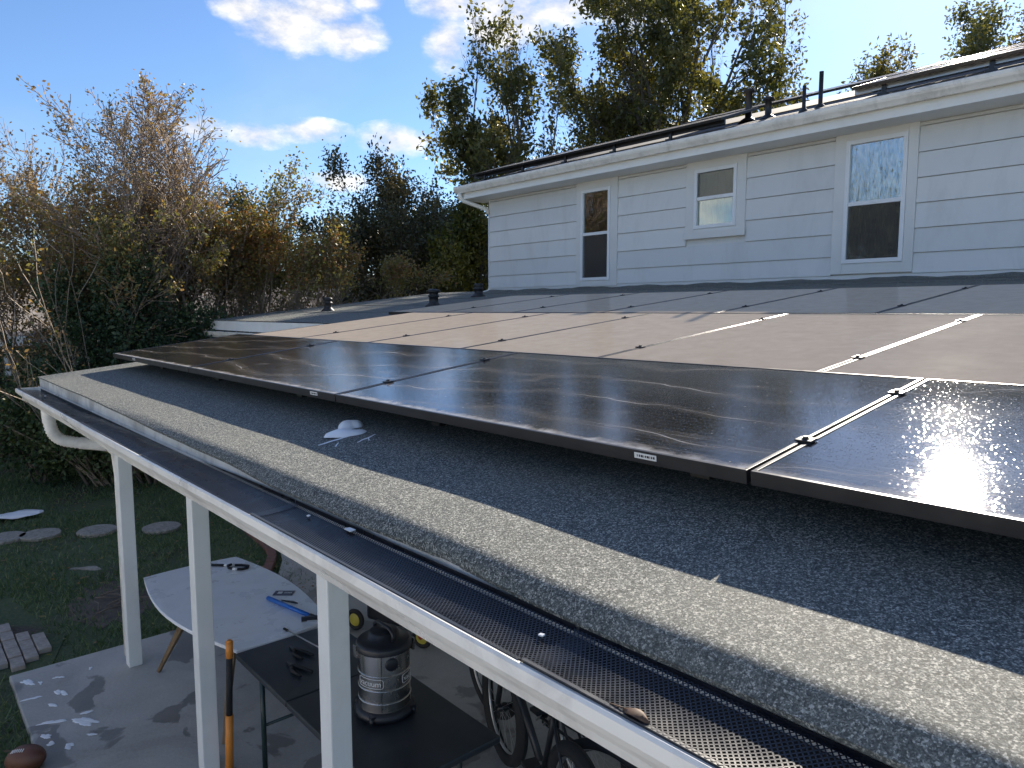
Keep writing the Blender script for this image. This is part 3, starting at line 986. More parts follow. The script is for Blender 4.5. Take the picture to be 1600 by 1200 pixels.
for (x0, x1, y, z, nm) in ((-6.6, 1.1, 1.442 + .27, PFZ + SL1 * .27, 'lower dark rail under the front row of panels'), (-6.6, 1.1, 1.442 + .84, PFZ + SL1 * .84, 'upper dark rail under the front row of panels'),
                           (-6.7, 0.9, 2.95, arrz(2.95), 'lower dark rail under the middle row of panels'), (-6.7, 0.9, 4.15, arrz(4.15), 'upper dark rail under the middle row of panels'),
                           (-7.25, 1.4, 4.9, arrz(4.9), 'lower dark rail under the back row of panels'), (-7.25, 1.4, 6.1, arrz(6.1), 'upper dark rail under the back row of panels')):
    rail(x0, x1, y, z - 0.036, nm)

# ------------------------------------------------------------------ the house
house = empty('house', (-4, 9.4, 0), 'white two-storey house with lap siding and three small upper windows', 'house')
WY = 9.2
X0, X1 = -11.1, 3.2
wl = MB()
wl.box(X0 + 0.01, X1, WY + 0.045, WY + 0.2, 0, 5.06)
wl.box(X0 + 0.01, X0 + 0.2, WY + 0.2, 17.0, 0, 5.06)
wall = wl.build('wall', 'siding', house)
wins = [(-8.72, -7.80, 3.31, 5.10, -8.61, -7.95, 3.41, 4.94, 4.20),
        (-6.47, -5.48, 3.955, 5.12, -6.32, -5.62, 4.10, 4.955, 4.54),
        (-4.24, -3.27, 3.355, 5.14, -4.10, -3.38, 3.485, 4.99, 4.22)]
rows = [3.34, 3.58, 3.865, 4.155, 4.445, 4.735, 5.03, 5.3]
def board(xa, xb, za, zb):
    b = MB()
    zb = min(zb, 5.07)
    b.add([(x, y, z) for x in (xa, xb) for (y, z) in ((WY + 0.0445, za), (WY - 0.004, za), (WY + 0.015, zb + 0.0), (WY + 0.0445, zb))],
          [(0, 1, 2, 3), (7, 6, 5, 4), (0, 4, 5, 1), (1, 5, 6, 2), (2, 6, 7, 3), (3, 7, 4, 0)])
    return b.build('siding_board', 'siding_board', wall)


for r in range(len(rows) - 1):
    za, zb = rows[r], rows[r + 1] - 0.006
    cuts = [X0 + 0.0]
    segs = []
    cur = X0
    for wdw in wins:
        if zb <= wdw[2] + 0.1 and wdw[2] > 3.5:
            continue
        segs.append((cur, wdw[0] - 0.001))
        cur = wdw[1] + 0.001
    segs.append((cur, X1))
    for (xa, xb) in segs:
        # boards come in 4.9 m lengths; a butt joint shows now and then
        while xb - xa > 4.9:
            board(xa, xa + 4.2 - 0.0015, za, zb)
            xa += 4.2
        board(xa, xb, za, zb)
sk = MB()
sk.box(X0, X1, WY + 0.004, WY + 0.044, 3.20, 3.335)
sk.build('skirt_board', 'siding', house)
fl = MB()
X = np.linspace(X0 - 0.1, X1, 80)
vs = []
for x in X:
    w_ = 0.01 * math.sin(x * 5.0) + 0.006 * math.sin(x * 13.0)
    vs += [(x, WY + 0.003, 3.30 + w_), (x, WY - 0.02, 3.285 + w_), (x, WY - 0.16, 3.262), (x, WY - 0.30, roofz(x, WY - 0.30) + 0.004)]
fl.add(vs, [(i * 4 + k_, (i + 1) * 4 + k_, (i + 1) * 4 + k_ + 1, i * 4 + k_ + 1) for i in range(len(X) - 1) for k_ in range(3)])
fl.build('flashing', 'roof', house)

wlabel = ['tall window with green curtain above dark screen, nearest the corner', 'small window with dark upper pane and green curtain below', 'tall window with patterned curtain and dark lower screen']
for i, (tx0, tx1, tz0, tz1, fx0, fx1, fz0, fz1, mz) in enumerate(wins):
    c = MB()
    y0, y1 = WY - 0.018, WY + 0.044
    c.box(tx0, fx0, y0, y1, tz0, tz1)
    c.box(fx1, tx1, y0, y1, tz0, tz1)
    c.box(fx0 + 0.0005, fx1 - 0.0005, y0 + 0.001, y1, fz1, tz1 - 0.001)
    c.box(fx0 + 0.0005, fx1 - 0.0005, y0 + 0.001, y1, tz0 + 0.001, fz0)
    w = c.build('window', 'siding', house, bevel=0.003)
    tag(w, wlabel[i])
    if i == 1:
        s = MB()
        s.box(tx0 - 0.015, tx1 + 0.015, WY - 0.045, WY - 0.0185, tz0 + 0.0, tz0 + 0.10)
        s.build('sill', 'siding', w, bevel=0.003)
    fw_ = 0.05
    f = MB()
    ya, yb = WY - 0.032, WY + 0.03
    f.box(fx0 + 0.001, fx0 + fw_, ya, yb, fz0 + 0.001, fz1 - 0.001)
    f.box(fx1 - fw_, fx1 - 0.001, ya, yb, fz0 + 0.001, fz1 - 0.001)
    f.box(fx0 + fw_, fx1 - fw_, ya + 0.001, yb, fz1 - fw_, fz1 - 0.001)
    f.box(fx0 + fw_, fx1 - fw_, ya + 0.001, yb, fz0 + 0.001, fz0 + fw_)
    f.build('frame', 'vinyl', w, bevel=0.003)
    s = MB()
    s.box(fx0 + fw_, fx1 - fw_, ya + 0.012, yb - 0.01, mz - 0.028, mz + 0.02)
    s.build('meeting_rail', 'vinyl', w, bevel=0.002)
    s = MB()
    s.box((fx0 + fx1) / 2 - 0.03, (fx0 + fx1) / 2 + 0.03, ya + 0.004, ya + 0.012, mz - 0.012, mz + 0.008)
    s.build('sash_lock', 'vinyl', w)
    up_ = MB()
    up_.box(fx0 + fw_, fx1 - fw_, WY + 0.004, WY + 0.008, mz + 0.02, fz1 - fw_)
    up_.build('pane', 'pane_obscure' if i == 2 else 'pane', w)
    lo_ = MB()
    lo_.box(fx0 + fw_, fx1 - fw_, WY + 0.010, WY + 0.014, fz0 + fw_, mz - 0.028)
    lo_.build('pane', 'pane', w)
    if i != 1:
        sc_ = MB()
        yy = WY - 0.012
        sc_.add([(fx0 + fw_, yy, fz0 + fw_), (fx1 - fw_, yy, fz0 + fw_), (fx1 - fw_, yy, mz - 0.028), (fx0 + fw_, yy, mz - 0.028)], [(0, 1, 2, 3)])
        sc_.build('insect_screen', 'screen', w)
    else:
        sc_ = MB()
        yy = WY - 0.012
        sc_.add([(fx0 + fw_, yy, mz + 0.02), (fx1 - fw_, yy, mz + 0.02), (fx1 - fw_, yy, fz1 - fw_), (fx0 + fw_, yy, fz1 - fw_)], [(0, 1, 2, 3)])
        sc_.build('insect_screen', 'screen', w)
    # gathered curtain behind the glass
    cu = MB()
    X = np.linspace(fx0 + 0.03, fx1 - 0.03, 90)
    vs = []
    for k_, x in enumerate(X):
        yy = WY + 0.031 + 0.008 * math.sin(k_ * 0.9 + math.sin(k_ * 0.23) * 2)
        vs += [(x, yy, fz0 + 0.03), (x, yy, fz1 - 0.03)]
    cu.add(vs, [(2 * k_, 2 * k_ + 2, 2 * k_ + 3, 2 * k_ + 1) for k_ in range(len(X) - 1)], True)
    cu.build('curtain', 'curtain_dark' if i == 2 else 'curtain_green', w)

# eave: soffit, fascia, gutter
RS = 0.325
def uroof(y):
    return 5.325 + RS * (y - 8.78)


so2 = MB()
so2.box(X0 - 0.42, X1, 8.80, WY + 0.2, 5.075, 5.10)
so2.build('soffit', 'white_paint', house)
fs2 = MB()
fs2.box(X0 - 0.42, X1, 8.775, 8.80, 5.075, 5.315)
fs2.build('fascia', 'white_paint', house)
ug = MB()
ug.extrude_x([(8.774, 5.30), (8.774, 5.19), (8.70, 5.185), (8.685, 5.215), (8.665, 5.245), (8.655, 5.275), (8.655, 5.31), (8.665, 5.316), (8.68, 5.312), (8.672, 5.28), (8.70, 5.205), (8.765, 5.205), (8.765, 5.30)], X0 - 0.46, X1)
ugo = ug.build('gutter', 'gutter_white', house)
dsp = MB()
dsp.tube([(-11.42, 8.71, 5.19), (-11.42, 8.71, 5.11), (-11.40, 8.76, 5.05), (-11.2, 9.05, 4.93), (-11.13, 9.15, 4.89), (-11.115, 9.18, 4.8)], 0.042, 10)
dsp.tube([(-11.15, 9.25, 4.84), (-11.15, 9.25, 3.35), (-11.15, 9.2, 3.28), (-11.16, 9.05, 3.24)], 0.034, 10)
dsp.build('downspout', 'gutter_white', house)
ct = MB()
ct.box(X0 - 0.012, X0 - 0.001, WY - 0.006, WY + 0.1, 3.25, 5.074)
ct.build('corner_trim', 'siding', house)
# roof with visible shingle courses near the eave
ur = MB()
y_r, z_r = 13.4, uroof(13.4)
vs = [(X0 - 0.45, 8.76, uroof(8.76)), (X1, 8.76, uroof(8.76)), (X1, y_r, z_r), (X0 - 0.45, y_r, z_r), (X0 - 0.45, 18.0, uroof(8.76)), (X1, 18.0, uroof(8.76))]
ur.add(vs, [(0, 1, 2, 3), (3, 2, 5, 4)])
ur.add([(a, b, c - 0.07) for a, b, c in vs], [(3, 2, 1, 0), (4, 5, 2, 3)])
ur.add([(X0 - 0.45, 8.76, uroof(8.76)), (X1, 8.76, uroof(8.76)), (X1, 8.76, uroof(8.76) - 0.07), (X0 - 0.45, 8.76, uroof(8.76) - 0.07)], [(3, 2, 1, 0)])
ur.add([vs[0], vs[3], vs[4], (vs[0][0], 8.76, uroof(8.76) - 0.07), (vs[3][0], y_r, z_r - 0.07), (vs[4][0], 18.0, uroof(8.76) - 0.07)], [(0, 1, 4, 3), (1, 2, 5, 4)])
uroof_o = ur.build('roof', 'shingle_dark', house)
rr = random.Random(9)
tabm = None
for r in range(4):
    yb = 8.74 + r * 0.14
    x = X0 - 0.4 - rr.uniform(0, 0.2)
    while x < X1:
        L = 0.30
        x1_ = min(x + L - 0.006, X1)
        if tabm is None:
            t_ = MB()
            t_.add([(0, 0, 0.004), (0.294, 0, 0.004), (0.294, 0.2, 0.004 + 0.2 * RS), (0, 0.2, 0.004 + 0.2 * RS), (0, 0, -0.004), (0.294, 0, -0.004)], [(0, 1, 2, 3), (4, 5, 1, 0)])
            o = t_.build('shingle', 'shingle_dark', uroof_o, local=True)
            tabm = o.data
        else:
            o = bpy.data.objects.new('shingle', tabm)
            col.objects.link(o)
            o.parent = uroof_o
        o.location = Vector((x, yb, uroof(yb) + 0.004 + 0.004 * r + rr.uniform(0, 0.003))) - origin(house)
        x += L
# vents through the roof
def upipe(x, y, top, r, flange=True, cap=False):
    z = uroof(y)
    b = MB()
    prof = [(r * 3.0, -0.01), (r * 2.4, 0.02), (r * 1.15, 0.06), (r, 0.065), (r, top - z - (0.06 if cap else 0))]
    if cap:
        h = top - z
        prof += [(r * 1.7, h - 0.055), (r * 1.7, h - 0.02), (r * 0.6, h), (0.001, h)]
    else:
        prof += [(r * 0.8, top - z), (0.001, top - z - 0.002)]
    b.lathe(prof, (x, y, z), 14)
    b.build('vent_pipe', 'pipe_dark', uroof_o)


upipe(-4.51, 9.28, 5.95, 0.028)
upipe(-4.66, 9.14, 5.78, 0.024)
upipe(-5.33, 9.45, 5.85, 0.045, cap=True)
upipe(-5.95, 9.98, 6.20, 0.05, cap=True)
# panels on the upper roof
def upanel(x0, y, k_, where):
    z = uroof(y) + 0.185
    return panel(1.88, 1.04, x0, y, z, RS, False, '%s panel edge on the upper roof, %s' % (ORD[k_], where), 'panels on the upper roof', th=0.036)


UA = [-11.45 + 1.89 * i for i in range(3)]
for i, x0 in enumerate(UA):
    upanel(x0, 9.0, i, 'counted from the corner downspout')
for i, x0 in enumerate((-7.6, -5.71, -3.82)):
    upanel(x0, 10.55, i, 'in the higher row behind the vent pipes')
for i, x0 in enumerate((-4.0, -2.11, -0.22)):
    upanel(x0, 9.0, i, 'right of the tall vent pipe')
for i, (x0, x1) in enumerate(((-11.45, -5.8), (-4.0, 1.7))):
    root = empty('mounting_rail', (x0, 9.2, uroof(9.2)), ['long dark rail on little feet above the upper gutter', 'pale rail end showing under the upper panels at right'][i], 'rail', 'rails on the upper roof')
    b = MB()
    b.box(x0, x1, 9.10, 9.14, uroof(9.12) + 0.075, uroof(9.12) + 0.145)
    b.build('rail', 'alu' if i else 'frame_black', root)
    xx = x0 + 0.35
    while xx < x1:
        f = MB()
        f.box(xx - 0.025, xx + 0.025, 9.07, 9.099, uroof(9.08) + 0.012, uroof(9.08) + 0.13)
        f.box(xx - 0.05, xx + 0.05, 9.02, 9.16, uroof(9.02) + 0.02, uroof(9.02) + 0.05)
        f.build('foot', 'frame_black', root)
        xx += 1.1

# ------------------------------------------------------------------ things on and in front of the roof
def blob(name, c, size, seed, material, label, cat, group=None, flat=0.35, lobes=5):
    r = random.Random(seed)
    b = MB()
    L = [(r.uniform(-.5, .5) * size[0], r.uniform(-.5, .5) * size[1], r.uniform(.25, .6)) for _ in range(lobes)]
    nu, nv = 40, 8
    # height field lump: union of lobes
    ang = [2 * math.pi * i / nu for i in range(nu)]
    vs = []
    rad = []
    for a in ang:
        best = 0.05
        for (lx, ly, lr) in L:
            for s in np.linspace(0.02, 1.1, 30):
                px, py = math.cos(a) * s * size[0], math.sin(a) * s * size[1]
                if ((px - lx) / (lr * size[0] * 0.6)) ** 2 + ((py - ly) / (lr * size[1] * 0.6)) ** 2 < 1:
                    best = max(best, s)
        rad.append(best * (1 + 0.10 * r.uniform(-1, 1)))
    for j in range(nv + 1):
        t_ = j / nv
        for i, a in enumerate(ang):
            px, py = math.cos(a) * rad[i] * size[0] * (1 - t_), math.sin(a) * rad[i] * size[1] * (1 - t_)
            h = 0
            for (lx, ly, lr) in L:
                q = 1 - ((px - lx) / (lr * size[0] * 0.75)) ** 2 - ((py - ly) / (lr * size[1] * 0.75)) ** 2
                if q > 0:
                    h = max(h, math.sqrt(q) * lr)
            h = h * size[2] if j else 0.0
            vs.append((px, py, max(h, 0.002 * j / nv) + 0.001))
    fs = [(j * nu + i, j * nu + (i + 1) % nu, (j + 1) * nu + (i + 1) % nu, (j + 1) * nu + i) for j in range(nv) for i in range(nu)]
    b.add(vs, fs, True)
    o = b.build(name, material, local=True)
    o.location = c
    tag(o, label, cat, group)
    return o


def lump(c, a, b_, h, rz, seed, label):
    r = random.Random(seed)
    ph = [r.uniform(0, 6.28) for _ in range(6)]
    m_ = MB()
    vs = []
    for j in range(9):
        t_ = j / 8
        rr__, zz = math.cos(t_ * math.pi / 2), math.sin(t_ * math.pi / 2)
        for i in range(28):
            q = 2 * math.pi * i / 28
            k_ = 1 + 0.13 * math.sin(2 * q + ph[0]) + 0.09 * math.sin(3 * q + ph[1]) + 0.05 * math.sin(7 * q + ph[2])
            x, y = math.cos(q) * a * k_ * rr__, math.sin(q) * b_ * k_ * rr__
            z = h * zz * (1 + 0.18 * math.sin(x * 45 + ph[3]) * math.sin(y * 60 + ph[4]))
            vs.append((c[0] + x * math.cos(rz) - y * math.sin(rz), c[1] + x * math.sin(rz) + y * math.cos(rz), c[2] - 0.003 + z))
    m_.add(vs, [(j * 28 + i, j * 28 + (i + 1) % 28, (j + 1) * 28 + (i + 1) % 28, (j + 1) * 28 + i) for j in range(8) for i in range(28)], True)
    return tag(m_.build('soap_suds', 'foam'), label, 'suds')


lump((-2.57, 1.375, roofz(-2.57, 1.375)), 0.05, 0.095, 0.024, R_(-8), 1, 'lump of white soap suds on the shaded grey roof')
lump((-2.67, 1.45, roofz(-2.67, 1.45)), 0.045, 0.05, 0.034, 0.3, 2, 'small round lump of suds just above the big one')
for i, (xa, ya, xb, yb) in enumerate(((-2.50, 1.22, -2.53, 1.40), (-2.42, 1.25, -2.47, 1.29), (-2.40, 1.33, -2.45, 1.44), (-2.38, 1.37, -2.43, 1.40))):
    sm = MB()
    rr = random.Random(i)
    X = [(xa + (xb - xa) * t_ + rr.uniform(-.003, .003), ya + (yb - ya) * t_) for t_ in np.linspace(0, 1, 9)]
    vs = []
    for k_, (x, y) in enumerate(X):
        w_ = 0.006 * math.sin(math.pi * (k_ + .5) / 9) * rr.uniform(.5, 1.2)
        vs += [(x - w_, y, roofz(x, y) + 0.001), (x, y, roofz(x, y) + 0.004), (x + w_, y, roofz(x, y) + 0.001)]
    sm.add(vs, [(k_ * 3 + q, k_ * 3 + q + 1, k_ * 3 + q + 4, k_ * 3 + q + 3) for k_ in range(8) for q in range(2)], True)
    tag(sm.build('suds_trail', 'foam'), 'thin white trail of suds beside the lump on the roof', 'suds', 'thin suds trails on the roof')
# dry leaf on the gutter lip, chips of paint on the guard
lf = MB()
vs = []
for k_ in range(9):
    t_ = k_ / 8
    w_ = 0.010 * math.sin(math.pi * (0.06 + 0.92 * t_))
    x = -0.66 + 0.05 * t_
    zc = lipz(x) + 0.012 + 0.008 * math.sin(math.pi * t_)
    vs += [(x, 0.808 - w_, zc - 0.006), (x, 0.808, zc), (x, 0.808 + w_, zc - 0.004)]
lf.add(vs, [(k_ * 3 + q, k_ * 3 + q + 1, k_ * 3 + q + 4, k_ * 3 + q + 3) for k_ in range(8) for q in range(2)], True)
lf.tube([(-0.66, 0.808, lipz(-0.66) + 0.012), (-0.685, 0.806, lipz(-0.66) + 0.009)], 0.0012, 5)
tag(lf.build('dry_leaf', 'deadleaf'), 'curled brown dry leaf lying on the gutter lip', 'leaf')
for (x, y, s, lab) in ((-1.72, 0.925, 0.02, 'white chip lying on the gutter guard below the grey edge bead'), (-0.92, 0.885, 0.007, 'tiny white speck on the black gutter guard, lowest of them'), (-6.3, 0.89, 0.016, 'white chip on the guard at the far end of the gutter'), (-1.93, 0.905, 0.008, 'tiny white chip on the guard beside the joint')):
    c = MB()
    z = guardz(x, (y - .80) / .149) + 0.004
    c.add([(x - s, y - s * .3, z), (x + s * .9, y - s * .4, z + 0.002), (x + s, y + s * .35, z + 0.004), (x - s * .7, y + s * .4, z + 0.002), (x - s, y - s * .3, z + .003), (x + s * .9, y - s * .4, z + 0.005), (x + s, y + s * .35, z + 0.007), (x - s * .7, y + s * .4, z + 0.005)],
          [(3, 2, 1, 0), (4, 5, 6, 7), (0, 1, 5, 4), (1, 2, 6, 5), (2, 3, 7, 6), (3, 0, 4, 7)])
    tag(c.build('paint_chip', 'paper'), lab, 'chip')

# ------------------------------------------------------------------ patio furniture
TZ = 0.045
# white boat-shaped table
wt_ = empty('dining_table', (-5.3, 1.85, TZ), 'white boat-shaped table top on slanted wooden legs behind the posts', 'table')
def bow(p, q, out, n=14):
    p, q = Vector((*p, 0)), Vector((*q, 0))
    d = (q - p)
    nrm = Vector((d.y, -d.x, 0)).normalized()
    return [tuple((p + d * (i / n) + nrm * out * math.sin(math.pi * i / n))[:2]) for i in range(n)]


cA, cB, cC, cD = (-6.17, 1.46), (-4.42, 1.56), (-4.47, 2.22), (-6.17, 2.21)
poly = bow(cA, cB, 0.13) + bow(cB, cC, 0.04) + bow(cC, cD, 0.10) + bow(cD, cA, 0.03)
tp = MB()
tp.prism(poly, 0.722, 0.747)
tp.build('tabletop', 'table_white', wt_, bevel=0.004)
for (a, b_) in (((-5.91, 1.47), (-5.55, 1.68)), ((-4.60, 1.52), (-4.84, 1.70)), ((-4.62, 2.25), (-4.85, 2.08)), ((-5.95, 2.22), (-5.6, 2.05))):
    l = MB()
    l.bar((a[0], a[1], TZ), (b_[0], b_[1], 0.721), 0.026, 0.026, 0.055, 0.055)
    l.build('leg', 'wood_leg', wt_, bevel=0.004)
# black folding table
bt_ = empty('folding_table', (-3.6, 1.9, TZ), 'black fold-in-half table carrying the vacuum, beside the white table', 'table')
for (x0, x1) in ((-4.40, -3.652), (-3.648, -2.62)):
    h = MB()
    h.box(x0, x1, 1.545, 2.235, 0.700, 0.738)
    h.build('tabletop', 'table_black', bt_, bevel=0.008)
for (lx, ly) in ((-4.12, 1.60), (-4.12, 2.18), (-2.9, 1.60), (-2.9, 2.18)):
    l = MB()
    l.tube([(lx, ly, TZ), (lx, ly, 0.699)], 0.016, 10)
    l.build('leg', 'dark_green_metal', bt_)
cb = MB()
for lx in (-4.12, -2.9):
    cb.tube([(lx, 1.60, 0.36), (lx, 2.18, 0.36)], 0.010, 8)
cb.build('cross_bar', 'dark_green_metal', bt_)

# shop vacuum
VX, VY, VZ = -3.22, 1.92, 0.739
vac = empty('shop_vacuum', (VX, VY, VZ), 'stainless steel drum vacuum with black lid and casters on black table', 'vacuum')
VR = 0.138
b = MB()
b.lathe([(0.001, 0.045), (VR * 0.97, 0.046)], (VX, VY, VZ), 56)
b.lathe([(VR, 0.048), (VR, 0.20), (VR, 0.372)], (VX, VY, VZ), 56)
drum = b.build('drum', 'steel', vac)
for rz_ in (0.104, 0.174, 0.254):
    b = MB()
    b.torus((VX, VY, VZ + rz_), (0, 0, 1), VR, 0.005, 56, 8)
    b.build('bead_ring', 'steel', drum)
b = MB()
b.lathe([(VR * .95, 0.005), (VR + .022, 0.008), (VR + .026, 0.03), (VR + .010, 0.052), (VR * .9, 0.058)], (VX, VY, VZ), 40)
b.build('base_ring', 'plastic_black', vac)
for k_ in range(4):
    a = k_ * math.pi / 2 + 0.6
    c = MB()
    cx, cy = VX + math.cos(a) * (VR + .02), VY + math.sin(a) * (VR + .02)
    c.lathe([(0.001, -.010), (0.02, -.010), (0.022, 0), (0.02, .010), (0.001, .010)], (cx, cy, VZ + 0.0235), 14, axis=(-math.sin(a), math.cos(a), 0))
    c.box(cx - 0.014, cx + 0.014, cy - 0.014, cy + 0.014, VZ + 0.035, VZ + 0.05)
    c.build('caster', 'plastic_black', vac)
b = MB()
b.lathe([(VR + .010, 0.366), (VR + .012, 0.392), (VR + .004, 0.404), (VR * 0.95, 0.412), (VR * 0.62, 0.418), (VR * 0.58, 0.448), (VR * 0.5, 0.456), (0.001, 0.458)], (VX, VY, VZ), 44)
lid = b.build('lid', 'plastic_black', vac)
b = MB()
b.tube([(VX - .095, VY, VZ + .41), (VX - .09, VY, VZ + .46), (VX - .06, VY, VZ + .478), (VX + .06, VY, VZ + .478), (VX + .09, VY, VZ + .46), (VX + .095, VY, VZ + .41)], 0.011, 8)
b.build('handle', 'plastic_black', lid)
# port, seam and latches face the camera side
ca = math.atan2(-VY, -VX) if False else math.atan2(-1.92, 3.22)
def onr(a, r, z):
    return (VX + math.cos(a) * r, VY + math.sin(a) * r, VZ + z)


b = MB()
a = ca + 0.28
b.lathe([(0.001, 0.012), (0.026, 0.012), (0.034, 0.008), (0.036, 0.0)], onr(a, VR - .004, 0.318), 24, axis=(math.cos(a), math.sin(a), 0))
b.build('hose_port', 'plastic_black', vac)
b = MB()
a = ca - 0.12
p0, p1 = onr(a, VR + .0005, 0.06), onr(a, VR + .0005, 0.37)
b.bar(p0, p1, 0.004, 0.002)
b.build('drum_seam', 'plastic_black', drum)
for a in (ca - 1.35, ca + 1.6):
    b = MB()
    b.bar(onr(a, VR + .012, 0.33), onr(a, VR + .016, 0.395), 0.03, 0.012)
    b.build('latch', 'steel', vac)


def wrapped_text(body, a0, z, size, parent, frame=True):
    cu = bpy.data.curves.new('text_tmp', 'FONT')
    cu.body = body
    cu.size = size
    cu.align_x = 'CENTER'
    cu.align_y = 'CENTER'
    cu.resolution_u = 3
    ob = bpy.data.objects.new('text_tmp', cu)
    col.objects.link(ob)
    dg = bpy.context.evaluated_depsgraph_get()
    me = bpy.data.meshes.new_from_object(ob.evaluated_get(dg))
    bpy.data.objects.remove(ob)
    bpy.data.curves.remove(cu)
    ba = origin(parent)
    vs = np.zeros(len(me.vertices) * 3)
    me.vertices.foreach_get('co', vs)
    vs = vs.reshape(-1, 3)
    wd_ = vs[:, 0].max() - vs[:, 0].min()
    for v in me.vertices:
        a = a0 + v.co.x / VR
        p = onr(a, VR + .0018, z + v.co.y)
        v.co = Vector(p) - ba
    me.materials.clear()
    me.materials.append(M['white_plastic'])
    o = bpy.data.objects.new('lettering', me)
    col.objects.link(o)
    o.parent = parent
    f = MB()
    hw, hh = wd_ / 2 + 0.012, size * 0.55
    pts = []
    rc = 0.012
    for (cx, cy, s) in ((hw - rc, hh - rc, 0), (-(hw - rc), hh - rc, 1), (-(hw - rc), -(hh - rc), 2), (hw - rc, -(hh - rc), 3)):
        for q in range(5):
            t_ = s * math.pi / 2 + q * math.pi / 8
            pts.append((cx + rc * math.cos(t_), cy + rc * math.sin(t_)))
    full = []
    for i in range(len(pts)):
        p, q = pts[i], pts[(i + 1) % len(pts)]
        for s in np.linspace(0, 1, 5)[:-1]:
            full.append((p[0] + (q[0] - p[0]) * s, p[1] + (q[1] - p[1]) * s))
    full.append(full[0])
    f.tube([onr(a0 + x / VR, VR + .001, z + y) for x, y in full], 0.0013, 5)
    f.build('badge_outline', 'white_plastic', parent)


wrapped_text('vacuum', ca - 0.62, 0.215, 0.044, drum)
wrapped_text('vacuum', ca + 1.30, 0.217, 0.044, drum)

# cable lock, packet, blue handled tool, squeegee rod, pliers
lk = empty('cable_lock', (-5.95, 2.1, 0.748), 'coiled black cable with white print on the white table', 'cable')
c = MB()
pts = [(-6.12, 1.93, .758)] + [(-6.05, 1.98, .758), (-5.97, 2.06, .758), (-5.90, 2.15, .758), (-5.84, 2.19, .758), (-5.80, 2.165, .758), (-5.80, 2.12, .758), (-5.83, 2.075, .76), (-5.88, 2.04, .765), (-5.93, 2.05, .768), (-5.945, 2.085, .766)]
c.tube(pts, 0.011, 8)
cbody = c.build('cable', 'rubber', lk)
for (p, q) in (((-5.985, 2.04, .7595), (-5.93, 2.11, .7595)), ((-5.815, 2.085, .76), (-5.845, 2.06, .762))):
    c = MB()
    c.tube([p, q], 0.0122, 8)
    c.build('printed_band', 'white_plastic', cbody)
pk = empty('packet', (-5.1, 2.18, .748), 'flat dark printed packet lying near the far edge of the white table', 'packet')
c = MB()
pc = Vector((-5.10, 2.175, 0))
ux, uy = Vector((0.64, 0.55, 0)).normalized(), Vector((0.8, -0.6, 0)).normalized()
ux, uy = Vector((0.66, 0.75, 0)).normalized(), Vector((0.75, -0.66, 0)).normalized()
def quad(mb, c0, a, b_, hw, hh, z0, z1):
    vs = []
    for z in (z0, z1):
        for (sx, sy) in ((-1, -1), (1, -1), (1, 1), (-1, 1)):
            p = c0 + a * (sx * hw) + b_ * (sy * hh)
            vs.append((p.x, p.y, z))
    mb.add(vs, [(3, 2, 1, 0), (4, 5, 6, 7), (0, 1, 5, 4), (1, 2, 6, 5), (2, 3, 7, 6), (3, 0, 4, 7)])


quad(c, pc, ux, uy, 0.075, 0.042, .7475, .7535)
c.build('wrapper', 'print_dark', pk, bevel=0.002)
c = MB()
quad(c, pc - ux * 0.03, ux, uy, 0.018, 0.02, .7536, .7542)
c.build('printed_panel', 'paper', pk)
for q in range(5):
    c = MB()
    quad(c, pc + ux * (0.008 + q * 0.012), ux, uy, 0.0035, 0.012, .7536, .7542)
    c.build('printed_mark', 'sticker', pk)
bl = empty('squeegee', (-4.8, 2.08, .748), 'bright blue handled cleaning tool resting across the white table', 'tool')
c = MB()
c.tube([(-5.05, 2.03, .766), (-4.55, 2.125, .766)], [0.017, 0.015], 10)
c.build('handle', 'blue', bl)
c = MB()
c.tube([(-4.55, 2.125, .766), (-4.50, 2.135, .766)], [0.019, 0.019], 10)
c.bar((-4.53, 2.05, .77), (-4.44, 2.22, .77), 0.02, 0.03)
c.build('head', 'plastic_black', bl)
c = MB()
c.bar((-4.525, 2.05, .755), (-4.425, 2.22, .755), 0.008, 0.012)
c.build('blade', 'chrome', bl)
kn = MB()
kn.add([(-4.98, 2.10, .749), (-4.86, 2.155, .749), (-4.845, 2.17, .749), (-4.90, 2.16, .749), (-4.98, 2.10, .756), (-4.86, 2.155, .756), (-4.845, 2.17, .756), (-4.90, 2.16, .756)], [(3, 2, 1, 0), (4, 5, 6, 7), (0, 1, 5, 4), (1, 2, 6, 5), (2, 3, 7, 6), (3, 0, 4, 7)])
tag(kn.build('knife_blade', 'plastic_black'), 'thin dark blade sticking out behind the blue handle', 'blade')
rd = empty('rod', (-4.3, 1.94, .75), 'thin grey rod with black tip crossing from white to black table', 'rod')
c = MB()
c.tube([(-4.46, 1.915, .757), (-4.0, 1.975, .757)], 0.0045, 8)
c.build('shaft', 'alu', rd)
c = MB()
c.tube([(-4.50, 1.91, .757), (-4.455, 1.9157, .757)], 0.008, 8)
c.build('tip', 'rubber', rd)
for i, (cx, cy, lab) in enumerate(((-4.17, 1.84, 'open black hand tool lying on the black table near the rod'), (-3.98, 1.74, 'second black hand tool lying nearer the table front edge'))):
    pr = empty('hand_tool', (cx, cy, .74), lab, 'tool')
    for s in (-1, 1):
        c = MB()
        c.tube([(cx - .02, cy, .75), (cx + .05, cy + .03 * s, .75), (cx + .14, cy + .035 * s + .02, .75)], [0.009, 0.011, 0.008], 8)
        c.build('grip', 'rubber', pr)
    c = MB()
    c.bar((cx - .075, cy - .005, .748), (cx - .015, cy, .748), 0.012, 0.012, 0.03, 0.014)
    c.build('jaw', 'black_metal', pr)
